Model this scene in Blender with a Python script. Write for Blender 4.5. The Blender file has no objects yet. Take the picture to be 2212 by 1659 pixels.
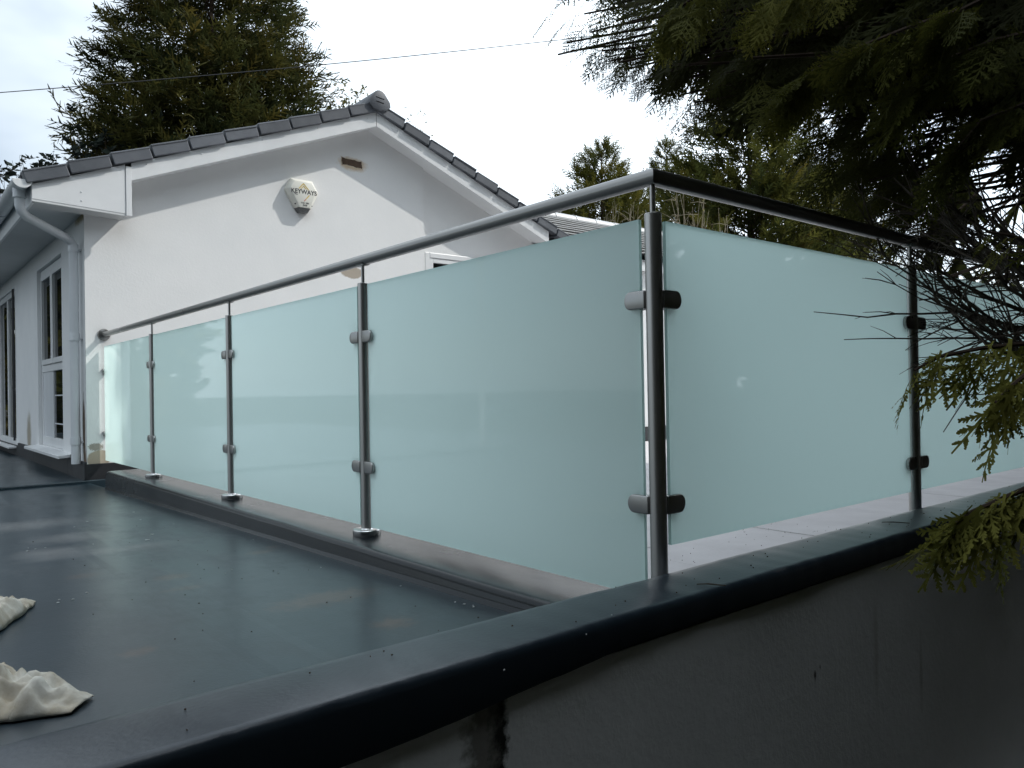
import bpy, bmesh, math, random
import numpy as np
from mathutils import Vector, Matrix, noise as mnoise

S = bpy.context.scene
COL = S.collection

# ------------------------------------------------------------------ camera
CAM = Vector((-1.4899, -1.2407, 0.5584))
YAW, PITCH, ROLL = 0.8787, 0.0079, -0.0176
_f = Vector((math.cos(YAW) * math.cos(PITCH), math.sin(YAW) * math.cos(PITCH), math.sin(PITCH)))
_r0 = Vector((math.sin(YAW), -math.cos(YAW), 0))
_u0 = _r0.cross(_f)
_c, _s = math.cos(ROLL), math.sin(ROLL)
RGT = _c * _r0 + _s * _u0
UPV = -_s * _r0 + _c * _u0
FWD = _f
FPX = 1668.1                                   # focal length in units of a 2212 px wide picture
cam = bpy.data.cameras.new('camera')
cam.sensor_width = 36.0
cam.lens = FPX / 2212.0 * 36.0
cam.clip_start = 0.05
cam.clip_end = 2000
camo = bpy.data.objects.new('camera', cam)
COL.objects.link(camo)
camo.matrix_world = Matrix(((RGT.x, UPV.x, -FWD.x, CAM.x), (RGT.y, UPV.y, -FWD.y, CAM.y),
                            (RGT.z, UPV.z, -FWD.z, CAM.z), (0, 0, 0, 1)))
S.camera = camo


def at(x, y, X=None, Y=None, Z=None, d=None):
    """world point seen at picture point (x, y) (2212 wide) on a given plane or at depth d"""
    v = FWD + (x - 1106) / FPX * RGT - (y - 829.5) / FPX * UPV
    if X is not None: t = (X - CAM.x) / v.x
    elif Y is not None: t = (Y - CAM.y) / v.y
    elif Z is not None: t = (Z - CAM.z) / v.z
    else: t = d
    return CAM + t * v


# ------------------------------------------------------------------ sky, sun, exposure
SUN = Vector((1.9, -1.0, 2.2)).normalized()
ELEV = math.asin(SUN.z)
world = bpy.data.worlds.new('World')
S.world = world
world.use_nodes = True
wt = world.node_tree
wt.nodes.clear()
def wn(t, **k):
    n = wt.nodes.new(t)
    for a, b in k.items(): setattr(n, a, b)
    return n
sky = wn('ShaderNodeTexSky', sky_type='NISHITA')
sky.sun_disc = False
sky.sun_elevation = ELEV
sky.sun_rotation = math.atan2(SUN.x, SUN.y)
sky.air_density = 1.0; sky.dust_density = 2.0; sky.ozone_density = 1.0
wo = wn('ShaderNodeOutputWorld')
bgs = wn('ShaderNodeBackground'); bgs.inputs['Strength'].default_value = 0.085
bgc = wn('ShaderNodeBackground'); bgc.inputs['Strength'].default_value = 1.0
tc = wn('ShaderNodeTexCoord')
mp = wn('ShaderNodeMapping'); mp.inputs['Scale'].default_value = (1.1, 1.1, 2.4); mp.inputs['Location'].default_value = (2.3, -0.4, 0.8)
nz = wn('ShaderNodeTexNoise'); nz.inputs['Scale'].default_value = 1.6; nz.inputs['Detail'].default_value = 5; nz.inputs['Roughness'].default_value = 0.5
rp = wn('ShaderNodeMapRange'); rp.inputs['From Min'].default_value = 0.30; rp.inputs['From Max'].default_value = 0.58
rp.inputs['To Min'].default_value = 0.20; rp.inputs['To Max'].default_value = 1.0
# thin high cloud lit from behind by the sun: brighter towards it
dt = wn('ShaderNodeVectorMath', operation='DOT_PRODUCT'); dt.inputs[1].default_value = SUN
cr = wn('ShaderNodeMapRange'); cr.inputs['From Min'].default_value = -0.2; cr.inputs['From Max'].default_value = 1.0
cr.inputs['To Min'].default_value = 0.50; cr.inputs['To Max'].default_value = 1.75
cm = wn('ShaderNodeVectorMath', operation='SCALE'); cm.inputs[0].default_value = (0.87, 0.975, 1.06)
mx = wn('ShaderNodeMixShader')
L = wt.links.new
L(tc.outputs['Generated'], mp.inputs['Vector']); L(mp.outputs['Vector'], nz.inputs['Vector'])
L(nz.outputs['Fac'], rp.inputs['Value']); L(tc.outputs['Generated'], dt.inputs[0])
L(dt.outputs['Value'], cr.inputs['Value']); L(cr.outputs['Result'], cm.inputs['Scale'])
L(cm.outputs['Vector'], bgc.inputs['Color']); L(sky.outputs['Color'], bgs.inputs['Color'])
L(rp.outputs['Result'], mx.inputs['Fac']); L(bgs.outputs['Background'], mx.inputs[1]); L(bgc.outputs['Background'], mx.inputs[2])
L(mx.outputs['Shader'], wo.inputs['Surface'])

sun = bpy.data.lights.new('sun', 'SUN')
sun.energy = 1.75; sun.angle = math.radians(0.6); sun.color = (1.0, 0.97, 0.92)
suno = bpy.data.objects.new('sun', sun); COL.objects.link(suno)
suno.rotation_euler = (-SUN).to_track_quat('-Z', 'Y').to_euler()
suno.location = (20, -15, 25)

S.view_settings.view_transform = 'Standard'
S.view_settings.look = 'None'
S.view_settings.exposure = 0.78
S.view_settings.gamma = 1.0
S.view_settings.use_curve_mapping = False
S.cycles.max_bounces = 10
S.cycles.transparent_max_bounces = 16
S.cycles.caustics_reflective = False
S.cycles.caustics_refractive = False

# ------------------------------------------------------------------ helpers
def tag(o, label=None, cat=None, group=None, kind=None):
    if label: o['label'] = label
    if cat: o['category'] = cat
    if group: o['group'] = group
    if kind: o['kind'] = kind
    return o


def empty(name, loc, label=None, cat=None, group=None):
    o = bpy.data.objects.new(name, None); COL.objects.link(o)
    o.location = loc; o.empty_display_size = 0.2
    return tag(o, label, cat, group)


def adopt(o, parent):
    """parent keeping the world place the mesh was written in"""
    if parent is None: return
    o.parent = parent
    m = Matrix.Translation(parent.location)
    p = parent.parent
    if p is not None: m = Matrix.Translation(p.location) @ p_inv(parent) @ m
    o.matrix_parent_inverse = m.inverted()


def p_inv(o): return o.matrix_parent_inverse.copy()


class MB:
    def __init__(self): self.v = []; self.f = []; self.m = []
    def add(self, vs, fs, mi=0):
        b = len(self.v); self.v += [tuple(p) for p in vs]
        for f in fs: self.f.append(tuple(b + i for i in f)); self.m.append(mi)
        return self
    def box(self, x0, x1, y0, y1, z0, z1, mi=0):
        vs = [(x, y, z) for z in (z0, z1) for y in (y0, y1) for x in (x0, x1)]
        return self.add(vs, [(0, 2, 3, 1), (4, 5, 7, 6), (0, 1, 5, 4), (2, 6, 7, 3), (0, 4, 6, 2), (1, 3, 7, 5)], mi)
    def hull(self, a, b, mi=0, cap=True):
        """two matching rings of points"""
        n = len(a)
        fs = [(i, (i + 1) % n, n + (i + 1) % n, n + i) for i in range(n)]
        if cap: fs += [tuple(range(n))[::-1], tuple(range(n, 2 * n))]
        return self.add(list(a) + list(b), fs, mi)
    def tube(self, path, r, seg=12, cap=True, mi=0):
        path = [Vector(p) for p in path]; n = len(path)
        rs = r if isinstance(r, (list, tuple)) else [r] * n
        rings = []; up = None
        for i, p in enumerate(path):
            d = (path[min(i + 1, n - 1)] - path[max(i - 1, 0)]).normalized()
            if up is None:
                up = Vector((0, 0, 1)) if abs(d.z) < 0.9 else Vector((1, 0, 0))
            a = d.cross(up).normalized(); up = a.cross(d).normalized()
            rings.append([p + rs[i] * (math.cos(2 * math.pi * k / seg) * a + math.sin(2 * math.pi * k / seg) * up) for k in range(seg)])
        b = len(self.v)
        for q in rings: self.v += [tuple(p) for p in q]
        for i in range(n - 1):
            for k in range(seg):
                k2 = (k + 1) % seg
                self.f.append((b + i * seg + k, b + i * seg + k2, b + (i + 1) * seg + k2, b + (i + 1) * seg + k)); self.m.append(mi)
        if cap:
            self.f.append(tuple(b + k for k in range(seg))[::-1]); self.m.append(mi)
            self.f.append(tuple(b + (n - 1) * seg + k for k in range(seg))); self.m.append(mi)
        return self
    def lathe(self, prof, seg=32, at=(0, 0, 0), mi=0):
        b = len(self.v)
        for r, z in prof:
            for k in range(seg):
                a = 2 * math.pi * k / seg
                self.v.append((at[0] + r * math.cos(a), at[1] + r * math.sin(a), at[2] + z))
        for i in range(len(prof) - 1):
            for k in range(seg):
                k2 = (k + 1) % seg
                self.f.append((b + i * seg + k, b + i * seg + k2, b + (i + 1) * seg + k2, b + (i + 1) * seg + k)); self.m.append(mi)
        self.f.append(tuple(b + k for k in range(seg))[::-1]); self.m.append(mi)
        self.f.append(tuple(b + (len(prof) - 1) * seg + k for k in range(seg))); self.m.append(mi)
        return self
    def mesh(self, name, mats, smooth=False, bevel=0.0, segs=2, angle=35):
        me = bpy.data.meshes.new(name)
        me.from_pydata(self.v, [], self.f)
        for m in (mats if isinstance(mats, (list, tuple)) else [mats]): me.materials.append(m)
        me.polygons.foreach_set('material_index', self.m)
        if bevel > 0:
            bm = bmesh.new(); bm.from_mesh(me)
            bmesh.ops.remove_doubles(bm, verts=bm.verts, dist=1e-5)
            ed = [e for e in bm.edges if len(e.link_faces) == 2 and e.calc_face_angle(0) > math.radians(angle)]
            bmesh.ops.bevel(bm, geom=ed, offset=bevel, segments=segs, profile=0.5, affect='EDGES', clamp_overlap=True)
            bm.to_mesh(me); bm.free()
        me.validate(); me.update()
        if smooth:
            me.polygons.foreach_set('use_smooth', [True] * len(me.polygons))
            try: me.set_sharp_from_angle(angle=math.radians(38))
            except Exception: pass
        return me
    def build(self, name, mats, parent=None, local=False, **k):
        o = bpy.data.objects.new(name, self.mesh(name, mats, **k)); COL.objects.link(o)
        if parent is not None:
            if local: o.parent = parent
            else: adopt(o, parent)
        return o


def place(name, me, parent, loc, rot=(0, 0, 0)):
    o = bpy.data.objects.new(name, me); COL.objects.link(o)
    o.parent = parent; o.location = loc; o.rotation_euler = rot
    return o


# ------------------------------------------------------------------ materials
def mat(name):
    m = bpy.data.materials.new(name); m.use_nodes = True
    t = m.node_tree; t.nodes.clear()
    out = t.nodes.new('ShaderNodeOutputMaterial')
    return m, t, out


def N(t, kind, ins=None, **k):
    n = t.nodes.new(kind)
    for a, b in k.items(): setattr(n, a, b)
    for a, b in (ins or {}).items(): n.inputs[a].default_value = b
    return n


def noise_col(t, scale, a, b, lo=0.35, hi=0.65, detail=6, rough=0.6, coord='Object', stretch=(1, 1, 1)):
    """noise blended between two colours; returns colour socket, factor socket"""
    c = N(t, 'ShaderNodeTexCoord'); mpn = N(t, 'ShaderNodeMapping'); mpn.inputs['Scale'].default_value = stretch
    nn = N(t, 'ShaderNodeTexNoise', {'Scale': scale, 'Detail': detail, 'Roughness': rough})
    r = N(t, 'ShaderNodeMapRange', {'From Min': lo, 'From Max': hi})
    mix = N(t, 'ShaderNodeMix', data_type='RGBA')
    mix.inputs[6].default_value = (*a, 1); mix.inputs[7].default_value = (*b, 1)
    t.links.new(c.outputs[coord], mpn.inputs['Vector']); t.links.new(mpn.outputs['Vector'], nn.inputs['Vector'])
    t.links.new(nn.outputs['Fac'], r.inputs['Value']); t.links.new(r.outputs['Result'], mix.inputs[0])
    return mix.outputs[2], r.outputs['Result'], c


def bump(t, scale, strength, dist=0.01, detail=4, coord='Object', stretch=(1, 1, 1)):
    c = N(t, 'ShaderNodeTexCoord'); mpn = N(t, 'ShaderNodeMapping'); mpn.inputs['Scale'].default_value = stretch
    nn = N(t, 'ShaderNodeTexNoise', {'Scale': scale, 'Detail': detail, 'Roughness': 0.6})
    b = N(t, 'ShaderNodeBump', {'Strength': strength, 'Distance': dist})
    t.links.new(c.outputs[coord], mpn.inputs['Vector']); t.links.new(mpn.outputs['Vector'], nn.inputs['Vector'])
    t.links.new(nn.outputs['Fac'], b.inputs['Height'])
    return b.outputs['Normal']


def simple(name, a, b=None, scale=8, rough=0.6, spec=0.5, metal=0.0, bscale=0, bstr=0.2, bdist=0.005, stretch=(1, 1, 1), lo=.35, hi=.65):
    m, t, out = mat(name)
    p = N(t, 'ShaderNodeBsdfPrincipled', {'Roughness': rough, 'Metallic': metal, 'Specular IOR Level': spec})
    if b is None: p.inputs['Base Color'].default_value = (*a, 1)
    else:
        cs, _, _ = noise_col(t, scale, a, b, lo, hi, stretch=stretch); t.links.new(cs, p.inputs['Base Color'])
    if bscale: t.links.new(bump(t, bscale, bstr, bdist, stretch=stretch), p.inputs['Normal'])
    t.links.new(p.outputs['BSDF'], out.inputs['Surface'])
    return m


def blob(t, c, centre, size, edge=0.35, nscale=9, namp=0.6):
    """mask of a ragged patch in object space round a centre"""
    mpn = N(t, 'ShaderNodeMapping', vector_type='TEXTURE')
    mpn.inputs['Location'].default_value = centre; mpn.inputs['Scale'].default_value = size
    ln = N(t, 'ShaderNodeVectorMath', operation='LENGTH')
    nn = N(t, 'ShaderNodeTexNoise', {'Scale': nscale, 'Detail': 5, 'Roughness': 0.65})
    ad = N(t, 'ShaderNodeMath', operation='MULTIPLY_ADD'); ad.inputs[1].default_value = namp * 2; ad.inputs[2].default_value = -namp
    sm = N(t, 'ShaderNodeMath', operation='ADD')
    r = N(t, 'ShaderNodeMapRange', {'From Min': 1.0 + edge, 'From Max': 1.0 - edge})
    t.links.new(c.outputs['Object'], mpn.inputs['Vector']); t.links.new(mpn.outputs['Vector'], ln.inputs[0])
    t.links.new(c.outputs['Object'], nn.inputs['Vector']); t.links.new(nn.outputs['Fac'], ad.inputs[0])
    t.links.new(ln.outputs['Value'], sm.inputs[0]); t.links.new(ad.outputs[0], sm.inputs[1])
    t.links.new(sm.outputs[0], r.inputs['Value'])
    return r.outputs['Result']


def over(t, base, colour, fac):
    mix = N(t, 'ShaderNodeMix', data_type='RGBA')
    t.links.new(base, mix.inputs[6]); mix.inputs[7].default_value = (*colour, 1)
    t.links.new(fac, mix.inputs[0])
    return mix.outputs[2]


def render_mat(name, a, b, patches, rough=0.85, rel=.16):
    """painted render with ragged stains: patches = (colour, centre, size, edge, noise scale, noise amp)"""
    m, t, out = mat(name)
    cs, _, c = noise_col(t, 2.2, a, b, .3, .7)
    for colour, ce, sz, ed, ns, na in patches: cs = over(t, cs, colour, blob(t, c, ce, sz, ed, ns, na))
    p = N(t, 'ShaderNodeBsdfPrincipled', {'Roughness': rough, 'Specular IOR Level': 0.25})
    t.links.new(cs, p.inputs['Base Color'])
    t.links.new(bump(t, 45, rel, 0.006, 7), p.inputs['Normal'])
    t.links.new(p.outputs['BSDF'], out.inputs['Surface'])
    return m


M = {}
M['gable'] = render_mat('white painted render', (.785, .785, .775), (.74, .745, .74), [
    ((.40, .35, .29), (2.30, 5.87, 1.79), (.13, .3, .055), .10, 11, .5),
    ((.58, .47, .34), (2.33, 5.87, 2.905), (.145, .3, .065), .25, 22, .45),
    ((.42, .36, .28), (-.05, 5.87, .05), (.085, .3, .075), .08, 12, .25),
    ((.34, .31, .27), (-.07, 5.87, .150), (.055, .3, .030), .10, 85, .8)])
M['side'] = render_mat('white painted render of side wall', (.74, .745, .74), (.68, .69, .69), [
    ((.16, .12, .09), (-.137, 5.96, .30), (.3, .05, .24), .25, 14, .35),
    ((.20, .15, .11), (-.137, 5.93, .05), (.3, .05, .09), .3, 16, .5),
    ((.36, .33, .27), (-.137, 8.9, .16), (.3, .14, .22), .35, 9, .4),
    ((.35, .30, .2), (-.137, 6.0, 2.06), (.3, .22, .04), .4, 18, .6)])
M['outer'] = render_mat('grey painted wall below roof edge', (.82, .82, .815), (.70, .70, .695), [
    ((.03, .028, .024), (-.712, -.235, -.02), (.026, .3, .15), .35, 46, 1.5),
    ((.02, .02, .018), (-.700, -.235, .00), (.018, .3, .09), .35, 60, 1.1),
    ((.25, .24, .22), (-.735, -.235, -.05), (.03, .3, .17), .5, 38, 1.6),
    ((.60, .59, .57), (.62, -.235, -.17), (.012, .3, .11), .5, 16, .6),
    ((.10, .09, .08), (.30, -.235, -.16), (.005, .3, .011), .5, 60, .9),
    ((.12, .11, .10), (.325, -.235, -.145), (.003, .3, .006), .5, 60, .9),
    ((.58, .57, .55), (.90, -.235, -.30), (.010, .3, .09), .5, 16, .6)], rel=.4)
M['pvc'] = simple('white pvc', (.76, .77, .77), (.70, .71, .715), 3, .32, .5)
M['pvc_grey'] = simple('weathered white pvc', (.64, .66, .68), (.58, .60, .62), 5, .35, .5, stretch=(1, 1, .2))
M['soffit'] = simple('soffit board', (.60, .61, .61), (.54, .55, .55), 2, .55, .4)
M['tile'] = simple('slate grey concrete tile', (.082, .090, .103), (.108, .116, .130), 7, .5, .45, bscale=90, bstr=.12)
_m = M['tile']; _t = _m.node_tree; _p = [n for n in _t.nodes if n.type == 'BSDF_PRINCIPLED'][0]
_oi = N(_t, 'ShaderNodeObjectInfo'); _mr = N(_t, 'ShaderNodeMapRange', {'To Min': .80, 'To Max': 1.28}); _hv = N(_t, 'ShaderNodeHueSaturation')
_src = _p.inputs['Base Color'].links[0].from_socket
_t.links.new(_oi.outputs['Random'], _mr.inputs['Value']); _t.links.new(_mr.outputs['Result'], _hv.inputs['Value']); _t.links.new(_src, _hv.inputs['Color']); _t.links.new(_hv.outputs['Color'], _p.inputs['Base Color'])
M['tile_old'] = simple('weathered grey roof tile', (.34, .34, .34), (.42, .42, .41), 5, .45, .5, bscale=60, bstr=.2)
M['black'] = simple('black flashing', (.012, .013, .016), (.022, .024, .027), 6, .5, .4, bscale=12, bstr=.2)
M['dark'] = simple('dark void', (.01, .01, .01), None, rough=.9, spec=.1)
M['brick'] = simple('brown air brick', (.085, .058, .043), (.12, .082, .06), 25, .9, .2, bscale=60, bstr=.4)
M['slab'] = simple('pale paving', (.52, .495, .495), (.60, .575, .575), 3.5, .75, .35, bscale=50, bstr=.25)
M['soil'] = simple('bare soil and needles', (.026, .025, .020), (.045, .043, .034), 5, .95, .1, bscale=14, bstr=.8, bdist=.05)
M['bark'] = simple('conifer bark', (.035, .024, .017), (.065, .046, .033), 12, .9, .2, bscale=30, bstr=.7, bdist=.01, stretch=(1, 1, .25))
M['twig'] = simple('dead twig', (.045, .036, .030), (.085, .07, .055), 20, .9, .15)
M['pale_twig'] = simple('pale bare twig', (.20, .17, .12), (.28, .24, .17), 10, .9, .15)
M['cable'] = simple('black cable', (.03, .03, .03), None, rough=.6)
M['alu'] = simple('weathered aluminium', (.55, .55, .55), (.45, .45, .45), 10, .45, .5, metal=.9)
M['ivory'] = simple('ivory alarm box plastic', (.76, .75, .68), (.70, .69, .62), 6, .4, .5)
M['lens'] = simple('smoky strobe lens', (.10, .10, .10), (.15, .15, .145), 60, .25, .5)
M['ink'] = simple('dark print', (.015, .016, .02), None, rough=.6)
M['gold'] = simple('gold print', (.62, .46, .12), None, rough=.6)
M['pink'] = simple('faded red print', (.60, .30, .24), None, rough=.6)
M['rag'] = simple('off white cotton rag', (.40, .34, .25), (.62, .59, .52), 14, .95, .1, bscale=180, bstr=.5, bdist=.002)
M['fleck'] = simple('white fleck', (.75, .75, .74), None, rough=.7)
M['litter'] = simple('brown needle litter', (.10, .055, .03), (.05, .035, .02), 30, .9, .1)

# stainless steel: vertical or lengthwise brushing comes from fine stretched bump
def steel(name, stretch, rough=.36, base=(.50, .49, .475)):
    m, t, out = mat(name)
    p = N(t, 'ShaderNodeBsdfPrincipled', {'Metallic': 1.0})
    cs, f, _ = noise_col(t, 5, tuple(c * .9 for c in base), base, .3, .7, stretch=stretch)
    t.links.new(cs, p.inputs['Base Color'])
    mr = N(t, 'ShaderNodeMapRange', {'To Min': rough - .05, 'To Max': rough + .07})
    t.links.new(f, mr.inputs['Value']); t.links.new(mr.outputs['Result'], p.inputs['Roughness'])
    t.links.new(bump(t, 90, .10 if stretch[2] < 1 else .02, .002, 3, stretch=stretch), p.inputs['Normal'])
    t.links.new(p.outputs['BSDF'], out.inputs['Surface'])
    return m
M['steel'] = steel('brushed stainless steel', (1, 1, .04))
M['steel_rail'] = steel('brushed stainless handrail', (1, 1, 1), .31, (.30, .295, .285))
M['steel_base'] = steel('bright turned stainless steel', (1, 1, 1), .20, (.66, .655, .64))
M['steel_plate'] = steel('turned stainless steel', (1, 1, 1), .30, (.38, .375, .365))

# dark GRP roof coating, semi gloss; pale dust on upward faces also paints in sky sheen
def grp(name, a, b, dust_sheen, rough, dust_sheen_col=(.16, .15, .14), smears=(), spread=.22, spec=.5, wave=.16):
    m, t, out = mat(name)
    cs, _, c = noise_col(t, 1.6, a, b, .3, .7)
    dc, df, _ = noise_col(t, 3.3, (0, 0, 0), (1, 1, 1), .48, .80, detail=9, rough=.7, stretch=(1, .45, 1))
    mm = N(t, 'ShaderNodeMath', operation='MULTIPLY')
    ge = N(t, 'ShaderNodeNewGeometry'); sx_ = N(t, 'ShaderNodeSeparateXYZ'); lv = N(t, 'ShaderNodeMapRange', {'From Min': .55, 'From Max': .97, 'To Max': dust_sheen})
    t.links.new(ge.outputs['Normal'], sx_.inputs[0]); t.links.new(sx_.outputs['Z'], lv.inputs['Value']); t.links.new(lv.outputs['Result'], mm.inputs[1])
    t.links.new(df, mm.inputs[0])
    cs = over(t, cs, dust_sheen_col, mm.outputs[0])
    for colour, ce, sz, ed, ns, na, am in smears:
        k = N(t, 'ShaderNodeMath', operation='MULTIPLY'); k.inputs[1].default_value = am
        t.links.new(blob(t, c, ce, sz, ed, ns, na), k.inputs[0])
        cs = over(t, cs, colour, k.outputs[0])
    p = N(t, 'ShaderNodeBsdfPrincipled', {'Specular IOR Level': spec})
    mr = N(t, 'ShaderNodeMapRange', {'To Min': rough, 'To Max': rough + spread})
    t.links.new(df, mr.inputs['Value']); t.links.new(mr.outputs['Result'], p.inputs['Roughness'])
    t.links.new(cs, p.inputs['Base Color'])
    b1 = bump(t, 2.2, wave, .02, 3)
    bb = N(t, 'ShaderNodeBump', {'Strength': .12, 'Distance': .003})
    c2 = N(t, 'ShaderNodeTexCoord'); n2 = N(t, 'ShaderNodeTexNoise', {'Scale': 120, 'Detail': 3})
    t.links.new(c2.outputs['Object'], n2.inputs['Vector']); t.links.new(n2.outputs['Fac'], bb.inputs['Height'])
    t.links.new(b1, bb.inputs['Normal']); t.links.new(bb.outputs['Normal'], p.inputs['Normal'])
    t.links.new(p.outputs['BSDF'], out.inputs['Surface'])
    return m
RUST = (.10, .065, .048)
def zd(y): return -.045 - .017 * y              # the roof falls away from the parapet
sm = []
for px, py, sx, sy, am in [(375, 1245, .06, .03, .8), (400, 1272, .07, .02, .6), (560, 1190, .06, .02, .9), (700, 1300, .17, .05, .8),
                           (850, 1358, .06, .03, .9), (300, 1418, .05, .02, .6), (180, 1240, .06, .03, .5), (590, 1178, .03, .02, .5)]:
    q = at(px, py, Z=-.07)
    sm.append((RUST, tuple(q), (sx * .8, sy * 1.3, .2), .5, 42, 1.5, am * .8))
for px, py, sx, sy, am in [(110, 1185, .10, .05, .45), (150, 1150, .12, .06, .35), (60, 1120, .2, .08, .35), (250, 1180, .25, .03, .25)]:
    q = at(px, py, Z=-.07)
    sm.append(((.26, .25, .24), tuple(q), (sx, sy * 2, .2), .7, 14, .7, am))
M['deck'] = grp('dark blue grey roof coating', (.012, .024, .032), (.021, .036, .046), .30, .28, smears=sm)
M['trim'] = grp('roof edge coating', (.013, .020, .028), (.020, .029, .038), .50, .30, (.15, .165, .175), spread=.10, spec=.42, wave=.08)
M['kerb'] = grp('kerb coating', (.009, .012, .015), (.014, .018, .021), .70, .24, (.20, .195, .195), spread=.10, spec=.35, wave=.06)

# frosted glass
def frost():
    m, t, out = mat('frosted glass')
    tr = N(t, 'ShaderNodeBsdfTranslucent', {'Color': (.79, .98, .95, 1)})
    df = N(t, 'ShaderNodeBsdfDiffuse', {'Color': (.58, .71, .69, 1)})
    gl = N(t, 'ShaderNodeBsdfGlossy', {'Roughness': .03, 'Color': (1, 1, 1, 1)})
    m1 = N(t, 'ShaderNodeMixShader', {'Fac': .17}); m2 = N(t, 'ShaderNodeMixShader')
    fr = N(t, 'ShaderNodeFresnel', {'IOR': 1.42})
    k = t.links.new
    k(tr.outputs[0], m1.inputs[1]); k(df.outputs[0], m1.inputs[2])
    k(fr.outputs[0], m2.inputs['Fac']); k(m1.outputs[0], m2.inputs[1]); k(gl.outputs[0], m2.inputs[2])
    k(m2.outputs[0], out.inputs['Surface'])
    return m
M['frost'] = frost()
m, t, out = mat('clear back face of the glass')
tp = N(t, 'ShaderNodeBsdfTransparent', {'Color': (.93, .98, .97, 1)}); gg = N(t, 'ShaderNodeBsdfGlossy', {'Roughness': .05})
mm = N(t, 'ShaderNodeMixShader', {'Fac': .05})
t.links.new(tp.outputs[0], mm.inputs[1]); t.links.new(gg.outputs[0], mm.inputs[2]); t.links.new(mm.outputs[0], out.inputs['Surface'])
M['glass_back'] = m
m, t, out = mat('green glass edge')
tp = N(t, 'ShaderNodeBsdfTranslucent', {'Color': (.66, .90, .86, 1)}); gg = N(t, 'ShaderNodeBsdfDiffuse', {'Color': (.42, .62, .58, 1)})
mm = N(t, 'ShaderNodeMixShader', {'Fac': .5})
t.links.new(tp.outputs[0], mm.inputs[1]); t.links.new(gg.outputs[0], mm.inputs[2]); t.links.new(mm.outputs[0], out.inputs['Surface'])
M['glass_edge'] = m
M['pane'] = simple('dark window glass', (.012, .014, .014), None, rough=.02, spec=.8)


def leaf(name, cols, trans=.45, rough=.6):
    """foliage: colour runs over the tint attribute of each spray"""
    m, t, out = mat(name)
    a = N(t, 'ShaderNodeAttribute', attribute_name='tint')
    r = N(t, 'ShaderNodeValToRGB'); el = r.color_ramp.elements
    el[0].position = 0; el[0].color = (*cols[0], 1); el[1].position = 1; el[1].color = (*cols[-1], 1)
    for i, cc in enumerate(cols[1:-1]):
        e = el.new((i + 1) / (len(cols) - 1)); e.color = (*cc, 1)
    p = N(t, 'ShaderNodeBsdfPrincipled', {'Roughness': .75, 'Specular IOR Level': .12})
    tl = N(t, 'ShaderNodeBsdfTranslucent'); mx = N(t, 'ShaderNodeMixShader', {'Fac': trans})
    k = t.links.new
    k(a.outputs['Fac'], r.inputs['Fac']); k(r.outputs['Color'], p.inputs['Base Color']); k(r.outputs['Color'], tl.inputs['Color'])
    k(p.outputs[0], mx.inputs[1]); k(tl.outputs[0], mx.inputs[2]); k(mx.outputs[0], out.inputs['Surface'])
    return m
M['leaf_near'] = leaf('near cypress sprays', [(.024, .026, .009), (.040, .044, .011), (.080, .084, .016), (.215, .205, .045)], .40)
M['leaf_far'] = leaf('cypress foliage', [(.022, .032, .015), (.052, .062, .017), (.100, .098, .020), (.150, .118, .025)], .40)
M['leaf_gold'] = leaf('golden cypress foliage', [(.018, .027, .012), (.044, .048, .014), (.090, .074, .018), (.140, .100, .024)], .35)
M['leaf_dark'] = leaf('dark glossy leaves', [(.014, .020, .016), (.024, .034, .026), (.040, .046, .038)], .2, .4)
M['leaf_spring'] = leaf('young pale leaves', [(.07, .075, .025), (.12, .115, .040), (.16, .14, .06)], .4)

# ------------------------------------------------------------------ the ground
g = MB(); R_ = 600.0
g.add([(-R_, -R_, -1.25), (R_, -R_, -1.25), (R_, R_, -1.25), (-R_, R_, -1.25)], [(0, 1, 2, 3)])
tag(g.build('ground', M['soil']), kind='structure')

# ------------------------------------------------------------------ the flat roofed extension in front
YW = 5.87                                       # gable wall of the house
ext = empty('flat_roof_extension', (-1.5, 2.5, -1.25),
            'flat roofed extension with dark grey coated roof, black edge and grey outer wall', 'extension')
b = MB()                                        # roof deck, a fine sheet with fall
nx, ny = 12, 24
xs = [-6.0 + (5.88) * i / nx for i in range(nx + 1)]; ys = [-.06 + (YW - .03 + .06) * j / ny for j in range(ny + 1)]
vs = [(x, y, zd(y)) for y in ys for x in xs]
fs = [(j * (nx + 1) + i, j * (nx + 1) + i + 1, (j + 1) * (nx + 1) + i + 1, (j + 1) * (nx + 1) + i) for j in range(ny) for i in range(nx)]
b.add(vs, fs); b.build('roof_deck', M['deck'], ext, smooth=True)
for xa, xb in ((-.80, -.70), (-1.95, -1.85)):
    lp = MB(); prs = [(xa - .05, -.0006), (xa, .0010), (xb, .0010), (xb + .05, -.0006)]
    for k in range(24):
        ya, yb = .06 + .235 * k, .06 + .235 * (k + 1)
        w0, w1 = .006 * mnoise.noise((ya * 3, xa, 0)), .006 * mnoise.noise((yb * 3, xa, 0))
        for (p0, h0), (p1, h1) in zip(prs, prs[1:]):
            lp.add([(p0 + w0, ya, zd(ya) + h0), (p1 + w0, ya, zd(ya) + h1), (p1 + w1, yb, zd(yb) + h1), (p0 + w1, yb, zd(yb) + h0)], [(0, 1, 2, 3)])
    lp.build('lap_joint', M['deck'], ext, smooth=True)
b = MB(); b.box(-6, .12, YW - .03, 16, -.30, -.118); b.build('rear_roof_deck', M['deck'], ext, bevel=.008)

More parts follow.
